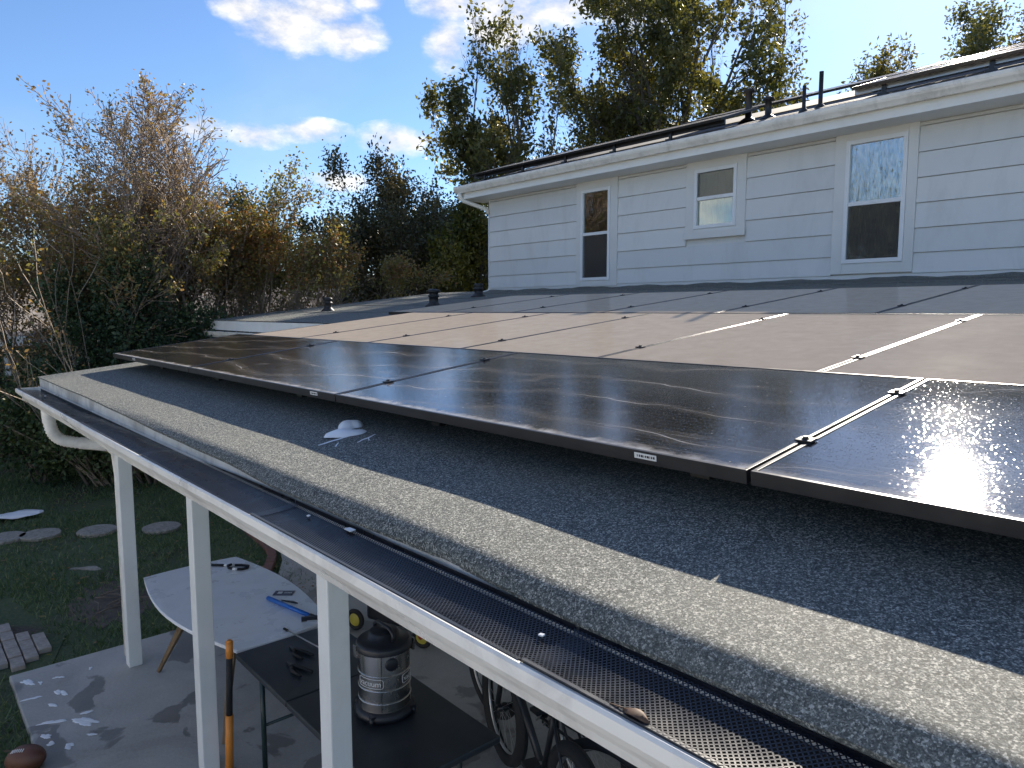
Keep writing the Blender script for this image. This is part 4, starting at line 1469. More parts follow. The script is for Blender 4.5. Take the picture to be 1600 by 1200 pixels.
# orange and black handled pole leaning by the second post
pl = empty('lopper', (-4.27, 1.42, TZ), 'orange and black gripped pole standing behind the second post', 'tool')
top, bot = Vector((-4.235, 1.455, 0.915)), Vector((-4.29, 1.44, TZ))
d = bot - top
def seg(a, b_, r, nm, mt_, r2=None):
    c = MB()
    c.tube([top + d * a, top + d * b_], [r, r2 or r], 12)
    c.build(nm, mt_, pl)


seg(0.0, 0.012, 0.012, 'grip_end', 'orange', 0.021)
seg(0.0125, 0.13, 0.022, 'grip', 'orange', 0.021)
seg(0.1305, 0.56, 0.019, 'shaft', 'rubber')
seg(0.5605, 1.0, 0.024, 'grip', 'orange')

# lawn mower far under the roof: only wheels and deck show
mw = empty('lawn_mower', (-5.2, 3.3, TZ), 'dark lawn mower with yellow wheel hubs behind the vacuum', 'mower')
for (wx, wy) in ((-5.55, 3.02), (-4.86, 3.27), (-5.7, 3.45), (-5.02, 3.7)):
    ax = Vector((0.34, -0.94, 0))
    c = MB()
    c.torus((wx, wy, TZ + .095), ax, 0.075, 0.022, 28, 8)
    w = c.build('wheel', 'rubber', mw)
    c = MB()
    c.lathe([(0.001, 0.02), (0.03, 0.022), (0.06, 0.012), (0.07, 0.0), (0.001, -0.01)], (wx, wy, TZ + .095), 20, axis=ax)
    c.build('hub', 'yellow', w)
c = MB()
for s in (0,):
    c.prism([(-5.5, 3.1), (-4.95, 3.3), (-5.1, 3.65), (-5.62, 3.42)], TZ + .09, TZ + .24)
c.build('deck', 'plastic_black', mw, bevel=0.03)
c = MB()
c.lathe([(0.12, 0), (0.13, 0.06), (0.1, 0.12), (0.05, 0.14), (0.001, 0.14)], (-5.3, 3.37, TZ + .24), 20)
c.build('engine', 'black_metal', mw)
c = MB()
c.tube([(-4.98, 3.32, TZ + .2), (-4.45, 3.55, 0.95), (-4.6, 3.85, 0.95), (-5.12, 3.62, TZ + .2)], 0.012, 8)
c.build('handle_bar', 'black_metal', mw)
c = MB()
c.lathe([(0.001, .02), (0.022, .02), (0.022, 0), (0.001, 0)], (-4.83, 3.245, TZ + .12), 12, axis=(0.34, -0.94, 0))
c.build('fuel_cap', 'red', mw)


# bicycles
def bicycle(loc, rz, label, fat=0.03, frame_m='black_metal'):
    root = empty('bicycle', loc, label, 'bicycle', 'bicycles under the patio cover', rz)
    def part(mb, nm, mt_, par=root):
        return mb.build(nm, mt_, par, local=True)
    WR = 0.31
    for wx in (-0.52, 0.54):
        c = MB()
        c.torus((wx, 0, WR + fat), (0, 1, 0), WR, fat, 44, 8)
        w = part(c, 'wheel', 'rubber')
        c = MB()
        c.torus((wx, 0, WR + fat), (0, 1, 0), WR - fat * 0.9, 0.010, 44, 6)
        part(c, 'rim', 'alu', w)
        c = MB()
        for k_ in range(20):
            a = k_ * math.pi / 10
            c.tube([(wx, 0.02 * (-1) ** k_, WR + fat), (wx + math.cos(a) * (WR - fat), 0, WR + fat + math.sin(a) * (WR - fat))], 0.0014, 4, caps=False)
        part(c, 'spokes', 'alu', w)
        c = MB()
        c.lathe([(0.001, -.05), (0.02, -.05), (0.03, 0), (0.02, .05), (0.001, .05)], (wx, 0, WR + fat), 14, axis=(0, 1, 0))
        part(c, 'hub', 'black_metal', w)
    z0 = WR + fat
    BB, ST, HT, HB = (-.08, 0, z0 - .04), (-.24, 0, z0 + .42), (.36, 0, z0 + .47), (.41, 0, z0 + .33)
    c = MB()
    c.tube([ST, HT], 0.019, 8)
    c.tube([BB, HB], 0.024, 8)
    c.tube([BB, ST], 0.017, 8)
    c.tube([HT, HB], 0.022, 8)
    for s in (-.05, .05):
        c.tube([(BB[0], s * .6, BB[2]), (-.52, s, z0)], 0.010, 6)
        c.tube([(ST[0], s * .4, ST[2] - .03), (-.52, s, z0)], 0.009, 6)
    part(c, 'frame', frame_m)
    c = MB()
    for s in (-.055, .055):
        c.tube([(.42, s, z0 + .30), (.50, s, z0 + .06)], [0.018, 0.018], 8)
        c.tube([(.50, s, z0 + .06), (.54, s, z0)], [0.014, 0.012], 8)
    c.tube([(.42, -.06, z0 + .30), (.42, .06, z0 + .30)], 0.016, 8)
    part(c, 'fork', 'black_metal')
    c = MB()
    c.tube([HT, (.335, 0, z0 + .56), (.38, 0, z0 + .60)], 0.014, 8)
    c.tube([(.30, -.33, z0 + .63), (.34, -.16, z0 + .62), (.38, -.05, z0 + .60), (.38, .05, z0 + .60), (.34, .16, z0 + .62), (.30, .33, z0 + .63)], 0.012, 8)
    hb = part(c, 'handlebar', 'black_metal')
    for s in (-1, 1):
        c = MB()
        c.tube([(.285, s * .35, z0 + .632), (.315, s * .23, z0 + .625)], 0.017, 8)
        part(c, 'grip', 'rubber', hb)
        c = MB()
        c.tube([(.36, s * .20, z0 + .60), (.40, s * .28, z0 + .58)], 0.005, 5)
        part(c, 'brake_lever', 'alu', hb)
        c = MB()
        c.tube([(.36, s * .19, z0 + .6), (.46, s * .14, z0 + .66), (.50, s * .06, z0 + .55), (.45, s * .03, z0 + .35)], 0.0035, 5)
        part(c, 'brake_cable', 'rubber', hb)
    c = MB()
    c.tube([ST, (-.285, 0, z0 + .57)], 0.013, 8)
    part(c, 'seat_post', 'chrome')
    c = MB()
    vs = []
    for k_ in range(9):
        t_ = k_ / 8
        w_ = 0.022 + 0.055 * (1 - t_) ** 1.5
        x = -.42 + .28 * t_
        zt = z0 + .62 + 0.015 * (1 - t_) ** 2
        vs += [(x, -w_, zt - .03), (x, -w_ * .7, zt), (x, 0, zt - .006), (x, w_ * .7, zt), (x, w_, zt - .03)]
    c.add(vs, [(k_ * 5 + q, k_ * 5 + q + 1, k_ * 5 + q + 6, k_ * 5 + q + 5) for k_ in range(8) for q in range(4)] + [(0, 5 * 8, 5 * 8 + 4, 4)], True)
    part(c, 'saddle', 'rubber')
    c = MB()
    c.lathe([(0.085, -.004), (0.10, -.004), (0.10, .004), (0.085, .004), (0.085, -.004)], (BB[0], -.05, BB[2]), 28, axis=(0, 1, 0))
    c.bar(BB[:1] + (-.065,) + BB[2:], (BB[0] + .1, -.065, BB[2] - .13), 0.02, 0.012)
    c.bar(BB[:1] + (.065,) + BB[2:], (BB[0] - .1, .065, BB[2] + .13), 0.02, 0.012)
    part(c, 'crank', 'alu')
    for s in (-1, 1):
        c = MB()
        c.box(BB[0] - s * .1 - .04, BB[0] - s * .1 + .04, s * .075, s * .16, BB[2] + s * .13 - .01, BB[2] + s * .13 + .01)
        part(c, 'pedal', 'plastic_black')
    return root


bicycle((-2.75, 2.62, TZ), R_(160), 'dark bicycle nearest the gutter with its handlebar by the table', 0.04)
bicycle((-3.15, 3.0, TZ), R_(172), 'dark bicycle standing behind the first one, half hidden', 0.028)
bicycle((-1.75, 2.75, TZ), R_(15), 'dark bicycle with pale rim at the right, under the gutter', 0.028, 'dark_green_metal')

# football at the edge of the slab
fb = empty('football', (-5.2, 0.5, 0.085), 'brown leather football with white laces on the grass by the slab', 'ball')
c = MB()
axb = Vector((0.75, 0.6, 0.25)).normalized()
c.lathe([(max(0.001, 0.085 * math.cos(t_) ** 1.15), 0.14 * math.sin(t_)) for t_ in np.linspace(-math.pi / 2, math.pi / 2, 19)], (-5.2, 0.5, 0.09), 24, axis=axb)
c.build('cover', 'leather', fb)
upn = Vector((0.35, -0.25, 0.9))
upn = (upn - axb * upn.dot(axb)).normalized()
sdn = axb.cross(upn)
for k_ in range(7):
    c = MB()
    s = (k_ - 3) * 0.014
    rr_ = 0.085 * math.cos(math.asin(s / 0.14)) ** 1.15
    cc = Vector((-5.2, 0.5, 0.09)) + axb * s + upn * (rr_ + 0.001)
    c.bar(cc - sdn * 0.011, cc + sdn * 0.011, 0.004, 0.004, upv=upn)
    c.build('lace', 'paper', fb)

# soap suds splashed on the slab
suds = [(-6.40, 0.66, .10, .035), (-6.33, 0.86, .055, .02), (-6.05, 0.83, .085, .03), (-5.90, 0.75, .06, .025), (-6.10, 0.645, .09, .022), (-5.62, 0.90, .07, .03), (-5.64, 0.70, .10, .028), (-5.50, 0.88, .14, .05), (-5.47, 0.65, .07, .03), (-6.32, 0.74, .04, .016), (-5.24, 0.75, .06, .03), (-5.30, 0.88, .05, .02), (-6.62 + .3, 1.08, .03, .018), (-5.35, .66, .05, .03)]
slab_lab = ['white suds patch at the back left corner of the slab', 'small bent suds streak behind the others on the slab', 'jagged white suds streak in the middle of the slab edge', 'short white suds streak left of the bare slab middle', 'long suds blot along the slab front edge, upper', 'curled suds wisp above the big crescent', 'thin white suds streak pointing along the slab front', 'large white crescent of suds on the slab', 'white suds blot nearest the slab front edge, lower', 'tiny suds dab beside the back corner patch', 'suds dab close to the football, right', 'suds dab just below the crescent', 'lone suds crumb near the first post', 'grey-white suds dab left of the lowest ones']
for i, (x, y, a, b_) in enumerate(suds):
    o = blob('soap_suds', (x, y, 0.046), (a * 1.25, b_ * 1.25, 0.010), 30 + i, 'foam', slab_lab[i], 'suds', 'suds splashed on the slab', lobes=7)
    o.rotation_euler = (0, 0, R_([20, 60, 15, 40, 80, 100, 70, 35, 30, 0, 10, 50, 0, 20][i]))

# stepping stones, paver path, paper on the lawn
stone_lab = ['round stepping stone cut by the left picture edge', 'round stepping stone second from the left', 'round stepping stone just left of the first post', 'round stepping stone between the first two posts']
for i, (x, y) in enumerate(((-10.85, 1.0), (-10.72, 1.36), (-10.42, 1.95), (-10.0, 2.62))):
    r = random.Random(i + 50)
    c = MB()
    poly = [(x + 0.235 * math.cos(a) * (1 + r.uniform(-.03, .03)), y + 0.235 * math.sin(a) * (1 + r.uniform(-.03, .03))) for a in np.linspace(0, 2 * math.pi, 26)[:-1]]
    c.prism(poly, 0.0, 0.05)
    tag(c.build('stepping_stone', 'stone', bevel=0.012), stone_lab[i], 'stone', 'stepping stones across the lawn')
pv = MB()
pv.prism([(-8.6, -1.2), (-6.66, -1.2), (-6.66, 0.86), (-7.25, 1.06), (-7.6, 0.75), (-8.6, 0.45)], -0.02, 0.012)
pvo = tag(pv.build('paver_path', 'ground'), kind='structure')
pb = None
rr = random.Random(12)
for iy in range(-11, 11):
    for ix in range(10):
        cx = -8.48 + ix * 0.205 + (0.1 if iy % 2 else 0)
        cy = 0.02 + iy * 0.105
        lim = 0.86 + (-6.66 - cx) * 0.25 if cx > -7.3 else 0.95 + (cx + 7.3) * 0.55
        if cx > -6.78 or cy > lim - 0.08 or cy < -0.6:
            continue
        if pb is None:
            c = MB()
            c.box(-0.098, 0.098, -0.047, 0.047, 0, 0.045)
            o = c.build('brick', 'paver', pvo, local=True, bevel=0.006)
            pb = o
        else:
            o = pb.copy()
            col.objects.link(o)
        o.location = (cx, cy, 0.006 + rr.uniform(-.004, .006))
        o.rotation_euler = (rr.uniform(-.02, .02), rr.uniform(-.02, .02), rr.uniform(-.03, .03))
sh = MB()
vs = []
r = random.Random(4)
A = [(-12.0, 0.85), (-11.75, 1.50)]
for i in range(13):
    t_ = i / 12
    w_ = 0.17 * math.sin(math.pi * min(0.97, 0.25 + 0.72 * t_)) + 0.01
    cx, cy = -11.95 + 0.2 * t_, 0.7 + 0.85 * t_
    for s in (-1, -.3, .4, 1):
        vs.append((cx + s * w_, cy - s * w_ * .15, 0.05 + 0.05 * math.sin(3 * t_ + s) ** 2 + r.uniform(0, .015)))
sh.add(vs, [(i * 4 + q, i * 4 + q + 1, i * 4 + q + 5, i * 4 + q + 4) for i in range(12) for q in range(3)], True)
o = sh.build('plastic_sheet', 'paper')
so_m = o.modifiers.new('solid', 'SOLIDIFY')
so_m.thickness = 0.004
tag(o, 'crumpled white sheet lying on the grass at the left edge', 'sheet')
# bare patch with sticks
sp_ = MB()
r = random.Random(6)
sp_.add([(-7.75 + math.cos(a) * 0.62 * (1 + r.uniform(-.3, .25)), 1.55 + math.sin(a) * 0.36 * (1 + r.uniform(-.3, .25)), 0.006) for a in np.linspace(0, 2 * math.pi, 24)[:-1]], [tuple(range(23))])
tag(sp_.build('bare_soil', 'soil'), kind='structure')
for i in range(10):
    r = random.Random(i + 90)
    cx, cy = -7.75 + r.gauss(0, .22), 1.55 + r.gauss(0, .13)
    a = r.uniform(0, 3.1)
    L = r.uniform(.12, .45)
    c = MB()
    c.tube([(cx - math.cos(a) * L / 2, cy - math.sin(a) * L / 2, .03), (cx, cy + r.uniform(-.03, .03), .045), (cx + math.cos(a) * L / 2, cy + math.sin(a) * L / 2, .03)], [0.008, 0.007, 0.004], 6)
    tag(c.build('stick', 'lawn_stick'), 'dry stick lying on the bare patch of lawn left of the first post', 'stick', 'sticks on the bare lawn patch')
rk = blob('flat_rock', (-9.0, 1.55, 0.0), (0.28, 0.10, 0.06), 77, 'stone', 'low brown rock showing through the grass', 'rock', lobes=5)
rk.rotation_euler = (0, 0, R_(65))

# ------------------------------------------------------------------ lawn
def lawn():
    n = 120000
    P = np.stack([rng.uniform(-16.3, -4.6, n), rng.uniform(-2.2, 4.4, n), np.zeros(n)], 1)
    x, y = P[:, 0], P[:, 1]
    keep = ~((x > -6.64) & (y > 0.56))
    keep &= ~((x > -8.6) & (x < -6.7) & (y < 0.8 + (x + 8.6) * 0.13) & (rng.random(n) > 0.06))
    keep &= ~((x > -9.6) & (y > 3.35))
    for (sx, sy) in ((-10.85, 1.0), (-10.72, 1.36), (-10.42, 1.95), (-10.0, 2.62)):
        keep &= (x - sx) ** 2 + (y - sy) ** 2 > 0.21 ** 2
    bare = np.exp(-(((x + 7.75) / .38) ** 2 + ((y - 1.55) / .25) ** 2)) + np.exp(-(((x + 9.0) / .2) ** 2 + ((y - 1.55) / .2) ** 2))
    bare += 0.9 * np.exp(-(((x + 11.9) / .35) ** 2 + ((y - 2.3) / .8) ** 2))
    keep &= rng.random(n) > bare * 1.3
    den = 0.62 + 0.38 * np.sin(x * 1.7 + np.sin(y * 2.3)) * np.cos(y * 1.9 + x * .6)
    keep &= rng.random(n) < den
    P = P[keep]
    n = len(P)
    a = rng.uniform(0, 2 * math.pi, n)
    h = rng.uniform(0.025, 0.075, n)
    w = rng.uniform(0.004, 0.009, n)
    dx, dy = np.cos(a) * w, np.sin(a) * w
    lean = rng.normal(0, 0.03, (n, 2))
    V = np.stack([P + np.stack([dx, dy, 0 * w], 1), P - np.stack([dx, dy, 0 * w], 1), P + np.stack([lean[:, 0], lean[:, 1], h], 1)], 1).reshape(-1, 3)
    F_ = np.arange(3 * n, dtype=np.int32).reshape(-1, 3)
    o = raw_mesh('lawn_grass', V, F_, 'grass_blade', tint=rng.random(n) ** 1.3)
    tag(o, 'short green lawn grass beyond the patio', 'grass', kind='stuff')


lawn()
nf = 900
Pf = np.stack([rng.uniform(-14, -5.3, nf), rng.uniform(-1.0, 3.4, nf), rng.uniform(0.03, 0.06, nf)], 1)
Pf = Pf[~((Pf[:, 0] > -6.6) & (Pf[:, 1] > 0.55))]
Vf, Ff = leaf_arrays(Pf, 0.07, 0.035, rng)
Vf[:, 2] = 0.03 + np.abs(Vf[:, 2] - 0.03) * 0.35
tag(raw_mesh('fallen_leaves', Vf, Ff, 'leaf_myrtle_brown', tint=rng.random(len(Pf))), 'dry brown leaves scattered over the lawn', 'leaves', kind='stuff')

# ------------------------------------------------------------------ trees and shrubs
def skeleton(r, stems, levels):
    """stems: list of (pos, dir, length, radius); levels: per-level dict. returns segments and leafy nodes"""
    segs, nodes = [], []

    def grow(p, d, L, rad, lv):
        lp = levels[lv]
        n = lp['n']
        st = L / n
        pts = [p]
        rads = [rad]
        for i in range(n):
            d = d + Vector((r.gauss(0, 1), r.gauss(0, 1), r.gauss(0, 1))) * lp['wig'] + Vector((0, 0, lp['up']))
            d.normalize()
            p = p + d * st
            pts.append(p)
            rads.append(max(lp.get('rmin', 0.003), rad * (1 - lp.get('taper', 0.75) * (i + 1) / n)))
            t_ = (i + 1) / n
            last = lv == len(levels) - 1
            if lp['leaf'] and t_ > lp.get('leaf_from', 0.3):
                nodes.append((p.x, p.y, p.z, lp['leaf']))
            if not last and t_ >= lp['from']:
                k_ = lp['kids']
                m_ = int(k_) + (1 if r.random() < k_ - int(k_) else 0)
                for _ in range(m_):
                    ax = Vector((r.gauss(0, 1), r.gauss(0, 1), r.gauss(0, 1)))
                    ax = (ax - d * ax.dot(d)).normalized()
                    an = lp['ang'] * r.uniform(0.7, 1.3)
                    nd_ = (d * math.cos(an) + ax * math.sin(an)).normalized()
                    grow(p, nd_, L * lp['ratio'] * r.uniform(0.6, 1.2) * (1.15 - 0.5 * t_), rads[-1] * lp.get('rr', 0.65), lv + 1)
        for i in range(n):
            segs.append((*pts[i], *pts[i + 1], rads[i], rads[i + 1]))

    for (p, d, L, rad) in stems:
        grow(Vector(p), Vector(d).normalized(), L, rad, 0)
    return np.array(segs), np.array(nodes)


def tubes(S, sides=5):
    P, Q, ra, rb = S[:, 0:3], S[:, 3:6], S[:, 6:7], S[:, 7:8]
    d = unit(Q - P)
    a = np.where(np.abs(d[:, 2:3]) < 0.9, np.array([[0, 0, 1.0]]), np.array([[1.0, 0, 0]]))
    s = unit(np.cross(d, a))
    u = np.cross(d, s)
    n = len(S)
    V = np.zeros((n, 2 * sides, 3))
    for k_ in range(sides):
        t_ = 2 * math.pi * k_ / sides
        dirv = s * math.cos(t_) + u * math.sin(t_)
        V[:, k_] = P + dirv * ra
        V[:, sides + k_] = Q + dirv * rb
    F_ = np.zeros((n, sides, 4), dtype=np.int32)
    base = np.arange(n)[:, None] * 2 * sides
    for k_ in range(sides):
        k2 = (k_ + 1) % sides
        F_[:, k_] = base + np.array([[k_, k2, k2 + sides, k_ + sides]])
    return V.reshape(-1, 3), F_.reshape(-1, 4)


def make_tree(name, loc, label, cat, seed, stems, levels, leafmat, bark, nleaf, L, W, sig, group=None, hang=0.0, top=None, rad=None, gappy=0.0, tintbias=0.0, bare=None, low=None):
    r = random.Random(seed)
    rg = np.random.default_rng(seed)
    root = empty(name, loc, label, cat, group)
    S, N = skeleton(r, stems, levels)
    if top is not None:
        sz = top / np.percentile(N[:, 2], 99.7)
        sxy = rad / np.percentile(np.hypot(N[:, 0] - loc[0], N[:, 1] - loc[1]), 90)
        for A_, cols in ((S, (0, 1, 2)), (S, (3, 4, 5)), (N, (0, 1, 2))):
            A_[:, cols[0]] = loc[0] + (A_[:, cols[0]] - loc[0]) * sxy
            A_[:, cols[1]] = loc[1] + (A_[:, cols[1]] - loc[1]) * sxy
            A_[:, cols[2]] = A_[:, cols[2]] * sz
        S[:, 6:8] *= (sz + sxy) / 2
    thick = S[:, 6] > 0.02
    V1, F1 = tubes(S[thick], 6) if thick.any() else (np.zeros((0, 3)), np.zeros((0, 4), int))
    V2, F2 = tubes(S[~thick], 3)
    V = np.concatenate([V1, V2])
    F_ = np.concatenate([F1, F2 + len(V1)])
    raw_mesh('trunk', V, F_, bark, root, smooth=True)
    if nleaf:
        # clumpy foliage: some twigs carry much more than others
        wgt = N[:, 3] * rg.gamma(0.9, 1.0, len(N))
        if bare:
            wgt = wgt * np.clip(1.0 - (N[:, 2] - bare) / 1.6, 0.42, 1.0)
        if low:
            wgt = wgt * np.clip((N[:, 2] - low) / 0.5, 0.04, 1.0)
        if gappy:
            q = np.sin(N[:, 0] * 1.9 + seed) + np.sin(N[:, 1] * 2.1 + 2 * seed) + np.sin(N[:, 2] * 1.7 + 3 * seed)
            wgt = wgt * np.where(q < -gappy, 0.12, 1.0)
        idx = rg.choice(len(N), nleaf, p=wgt / wgt.sum())
        P = N[idx, :3] + rg.normal(0, sig, (nleaf, 3))
        V, F_ = leaf_arrays(P, L, W, rg, hang=hang)
        tn = np.clip(0.5 + 0.22 * np.sin(P[:, 0] * 1.3 + seed) + 0.18 * np.sin(P[:, 2] * 1.9) + rg.normal(0, 0.22, nleaf) + tintbias, 0, 1)
        raw_mesh('crown', V, F_, leafmat, root, tint=tn)
    return root


def fan(r, c, n, sp, L, rad, lean=(0, 0), spread=0.25):
    out = []
    for i in range(n):
        a = 2 * math.pi * i / n + r.uniform(-.4, .4)
        s = sp * r.uniform(0.3, 1.2)
        out.append(((c[0] + math.cos(a) * spread * r.random(), c[1] + math.sin(a) * spread * r.random(), 0), (math.cos(a) * s + lean[0], math.sin(a) * s + lean[1], 1.0), L * r.uniform(0.75, 1.1), rad * r.uniform(.7, 1.2)))
    return out


MY = [dict(n=9, wig=0.09, up=0.06, kids=1.5, ang=0.45, ratio=0.42, leaf=0, **{'from': 0.35}, taper=0.8),
      dict(n=6, wig=0.12, up=0.10, kids=1.5, ang=0.5, ratio=0.5, leaf=0.5, **{'from': 0.25}, taper=0.75, rr=0.6),
      dict(n=5, wig=0.14, up=0.10, kids=1.4, ang=0.55, ratio=0.5, leaf=1.0, **{'from': 0.2}, rmin=0.0055),
      dict(n=3, wig=0.16, up=0.05, kids=0, ang=0.5, ratio=0.5, leaf=1.0, **{'from': 2}, rmin=0.0045, leaf_from=0.0)]
r = random.Random(101)
# the tall sparse one
make_tree('crape_myrtle', (-13.9, 3.6, 0), 'tall twiggy shrub with sparse brownish leaves against the sky', 'shrub', 11,
          fan(r, (-13.9, 3.6), 9, 0.32, 5.0, 0.045), MY, 'leaf_myrtle_brown', 'bark_pale', 22000, 0.065, 0.038, 0.06, 'shrubs beside the roof', gappy=0.6, top=7.1, rad=2.3, bare=4.6)
# brown one at the left edge
make_tree('crape_myrtle', (-15.6, 2.2, 0), 'spreading brown-leaved shrub with arching stems at the left edge', 'shrub', 12,
          fan(r, (-15.6, 2.2), 11, 0.55, 4.6, 0.04, (0.1, -0.1)), MY, 'leaf_myrtle_brown', 'bark_pale', 36000, 0.062, 0.036, 0.10, 'shrubs beside the roof', top=6.4, rad=2.4, bare=4.6)
# olive and orange one on the right
make_tree('crape_myrtle', (-14.6, 5.6, 0), 'olive and orange leaved shrub leaning over the low roof wing', 'shrub', 13,
          fan(r, (-14.6, 5.4), 10, 0.42, 4.3, 0.045, (0.05, 0.12)), MY, 'leaf_myrtle_olive', 'bark_pale', 38000, 0.07, 0.042, 0.11, 'shrubs beside the roof', top=5.7, rad=1.9, bare=4.4, low=3.2)
make_tree('crape_myrtle', (-16.6, 7.4, 0), 'olive shrub with upright twigs behind the orange one', 'shrub', 14,
          fan(r, (-16.6, 7.4), 9, 0.5, 4.2, 0.045, (0.0, 0.05)), MY, 'leaf_myrtle_olive', 'bark_pale', 26000, 0.075, 0.045, 0.12, 'shrubs beside the roof', tintbias=0.1, top=4.9, rad=1.9, bare=4.2, low=3.4)
make_tree('crape_myrtle', (-17.5, 4.2, 0), 'fine-twigged brown shrub showing behind the tall sparse one', 'shrub', 15,
          fan(r, (-17.5, 4.2), 9, 0.5, 5.0, 0.045), MY, 'leaf_myrtle_brown', 'bark_pale', 24000, 0.07, 0.04, 0.11, 'shrubs beside the roof', top=6.8, rad=2.3, bare=4.8)
ARCH = [dict(n=10, wig=0.07, up=-0.035, kids=0.5, ang=0.4, ratio=0.35, leaf=0.3, **{'from': 0.4}, taper=0.75),
        dict(n=5, wig=0.1, up=0.02, kids=0, ang=0.4, ratio=0.4, leaf=1.0, **{'from': 2}, rmin=0.006, leaf_from=0.2)]
make_tree('crape_myrtle', (-13.2, 2.7, 0), 'bare pale stems arching up and left in front of the dark bush', 'shrub', 16,
          fan(random.Random(77), (-13.2, 2.7), 22, 0.6, 4.1, 0.015, (-0.3, -0.4)), ARCH, 'leaf_myrtle_brown', 'bark_stem', 1800, 0.06, 0.034, 0.08, 'shrubs beside the roof')
EV = [dict(n=5, wig=0.12, up=0.03, kids=2.5, ang=0.7, ratio=0.5, leaf=0.3, **{'from': 0.15}, taper=0.7),
      dict(n=4, wig=0.15, up=0.02, kids=2.0, ang=0.7, ratio=0.55, leaf=1.0, **{'from': 0.2}, rr=0.6),
      dict(n=3, wig=0.2, up=0.0, kids=0, ang=0.5, ratio=0.5, leaf=1.0, **{'from': 2}, rmin=0.004, leaf_from=0.0)]
for i, (cx, cy, h, sp, nl, lab) in enumerate(((-13.7, 3.1, 3.5, 0.5, 34000, 'dense dark evergreen bush in the middle of the shrubs'), (-13.3, 4.15, 2.6, 0.6, 20000, 'dark evergreen bush against the roof corner'), (-14.2, 1.9, 1.7, 0.8, 15000, 'low dark bush at the fence foot below the gutter end'), (-12.9, 3.3, 1.5, 0.8, 12000, 'low dark bush behind the first post'), (-13.4, 2.6, 1.6, 0.8, 12000, 'low dark bush under the evergreen, beside the lawn'))):
    r = random.Random(200 + i)
    make_tree('evergreen_bush', (cx, cy, 0), lab, 'bush', 40 + i, fan(r, (cx, cy), 9, sp, h, 0.03), EV, 'leaf_evergreen', 'bark', nl, 0.075, 0.045, 0.13, 'dark bushes along the fence', top=h * 1.15, rad=(1.05 if h > 3 else 0.9))

PE = [dict(n=9, wig=0.06, up=0.03, kids=1.4, ang=0.85, ratio=0.6, leaf=0, **{'from': 0.25}, taper=0.75),
      dict(n=7, wig=0.13, up=0.05, kids=1.4, ang=0.65, ratio=0.5, leaf=0, **{'from': 0.25}, taper=0.75, rr=0.55),
      dict(n=6, wig=0.15, up=0.03, kids=1.5, ang=0.7, ratio=0.5, leaf=0, **{'from': 0.2}, rr=0.6, leaf_from=0.4),
      dict(n=4, wig=0.18, up=0.0, kids=1.5, ang=0.75, ratio=0.55, leaf=1.0, **{'from': 0.3}, rr=0.6, rmin=0.008),
      dict(n=3, wig=0.2, up=-0.02, kids=0, ang=0.5, ratio=0.5, leaf=1.0, **{'from': 2}, rmin=0.006, leaf_from=0.0)]
def pecan(x, y, top, rad, seed, label, nleaf, mat_='leaf_pecan', L=0.22, W=0.10, sig=0.2, n=2, name='pecan_tree', gappy=0.9, spread=0.16, group='tall trees behind the house', tb=0.0, levels=PE):
    r = random.Random(seed)
    stems = []
    for i in range(n):
        a = r.uniform(0, 6.28)
        stems.append(((x + 0.15 * math.cos(a), y + .15 * math.sin(a), 0), (math.cos(a) * spread, math.sin(a) * spread, 1), top * 0.8 * r.uniform(.85, 1.0), 0.021 * top))
    return make_tree(name, (x, y, 0), label, 'tree', seed, stems, levels, mat_, 'bark', nleaf, L, W, sig, group, hang=0.5, gappy=gappy, tintbias=tb, top=top, rad=rad)


pecan(-23.9, 21.3, 16.6, 3.5, 301, 'tall open-crowned tree with forked dark trunk behind the house corner', 15000, L=0.23, W=0.12, sig=0.2, gappy=0.5, spread=0.22)
pecan(-22.6, 28.9, 20.8, 5.4, 302, 'tall dense tree right of the forked one, above the roof edge', 30000, n=2, gappy=0.8, L=0.25, W=0.13, sig=0.22)
pecan(-20.3, 32.8, 18.6, 3.6, 303, 'airy tree at the right of the group, thin outer twigs above the roof', 10000, n=2, L=0.24, W=0.12, gappy=0.4)
pecan(-25.6, 28.4, 15.2, 3.8, 304, 'lower tree between the two tall ones', 18000, n=2, gappy=1.4)
pecan(-17.4, 13.4, 6.4, 1.3, 305, 'yellow-green tree beside the house corner downspout', 15000, 'leaf_yellow', L=0.15, W=0.07, n=2, name='broadleaf_tree', sig=0.18, gappy=1.6)
pecan(-18.2, 45.9, 18.2, 2.2, 307, 'small tree top peeping over the roof left of the right-edge tree', 10000, 'leaf_pecan', L=0.25, W=0.12, n=2, name='broadleaf_tree', sig=0.25)
OK = [dict(n=6, wig=0.12, up=0.0, kids=1.9, ang=0.9, ratio=0.75, leaf=0, **{'from': 0.3}, taper=0.6),
      dict(n=6, wig=0.16, up=0.05, kids=1.6, ang=0.7, ratio=0.52, leaf=0.2, **{'from': 0.3}, rr=0.6),
      dict(n=5, wig=0.2, up=0.03, kids=1.8, ang=0.7, ratio=0.5, leaf=0.8, **{'from': 0.2}, rr=0.6),
      dict(n=3, wig=0.2, up=0.0, kids=0, ang=0.5, ratio=0.5, leaf=1.0, **{'from': 2}, rmin=0.006, leaf_from=0.0)]
pecan(-11.9, 47.0, 20.5, 5.2, 306, 'green tree top at the right edge above the roof', 60000, 'leaf_pecan', L=0.25, W=0.12, n=3, name='broadleaf_tree', sig=0.35, gappy=1.8, spread=.3, levels=OK)
pecan(-20.9, 13.6, 8.0, 2.5, 310, 'dark spreading oak behind the low roof wing', 30000, 'leaf_oak', L=0.14, W=0.07, n=2, name='oak_tree', sig=0.2, gappy=1.3, levels=OK, group='dark trees behind the roof wing')
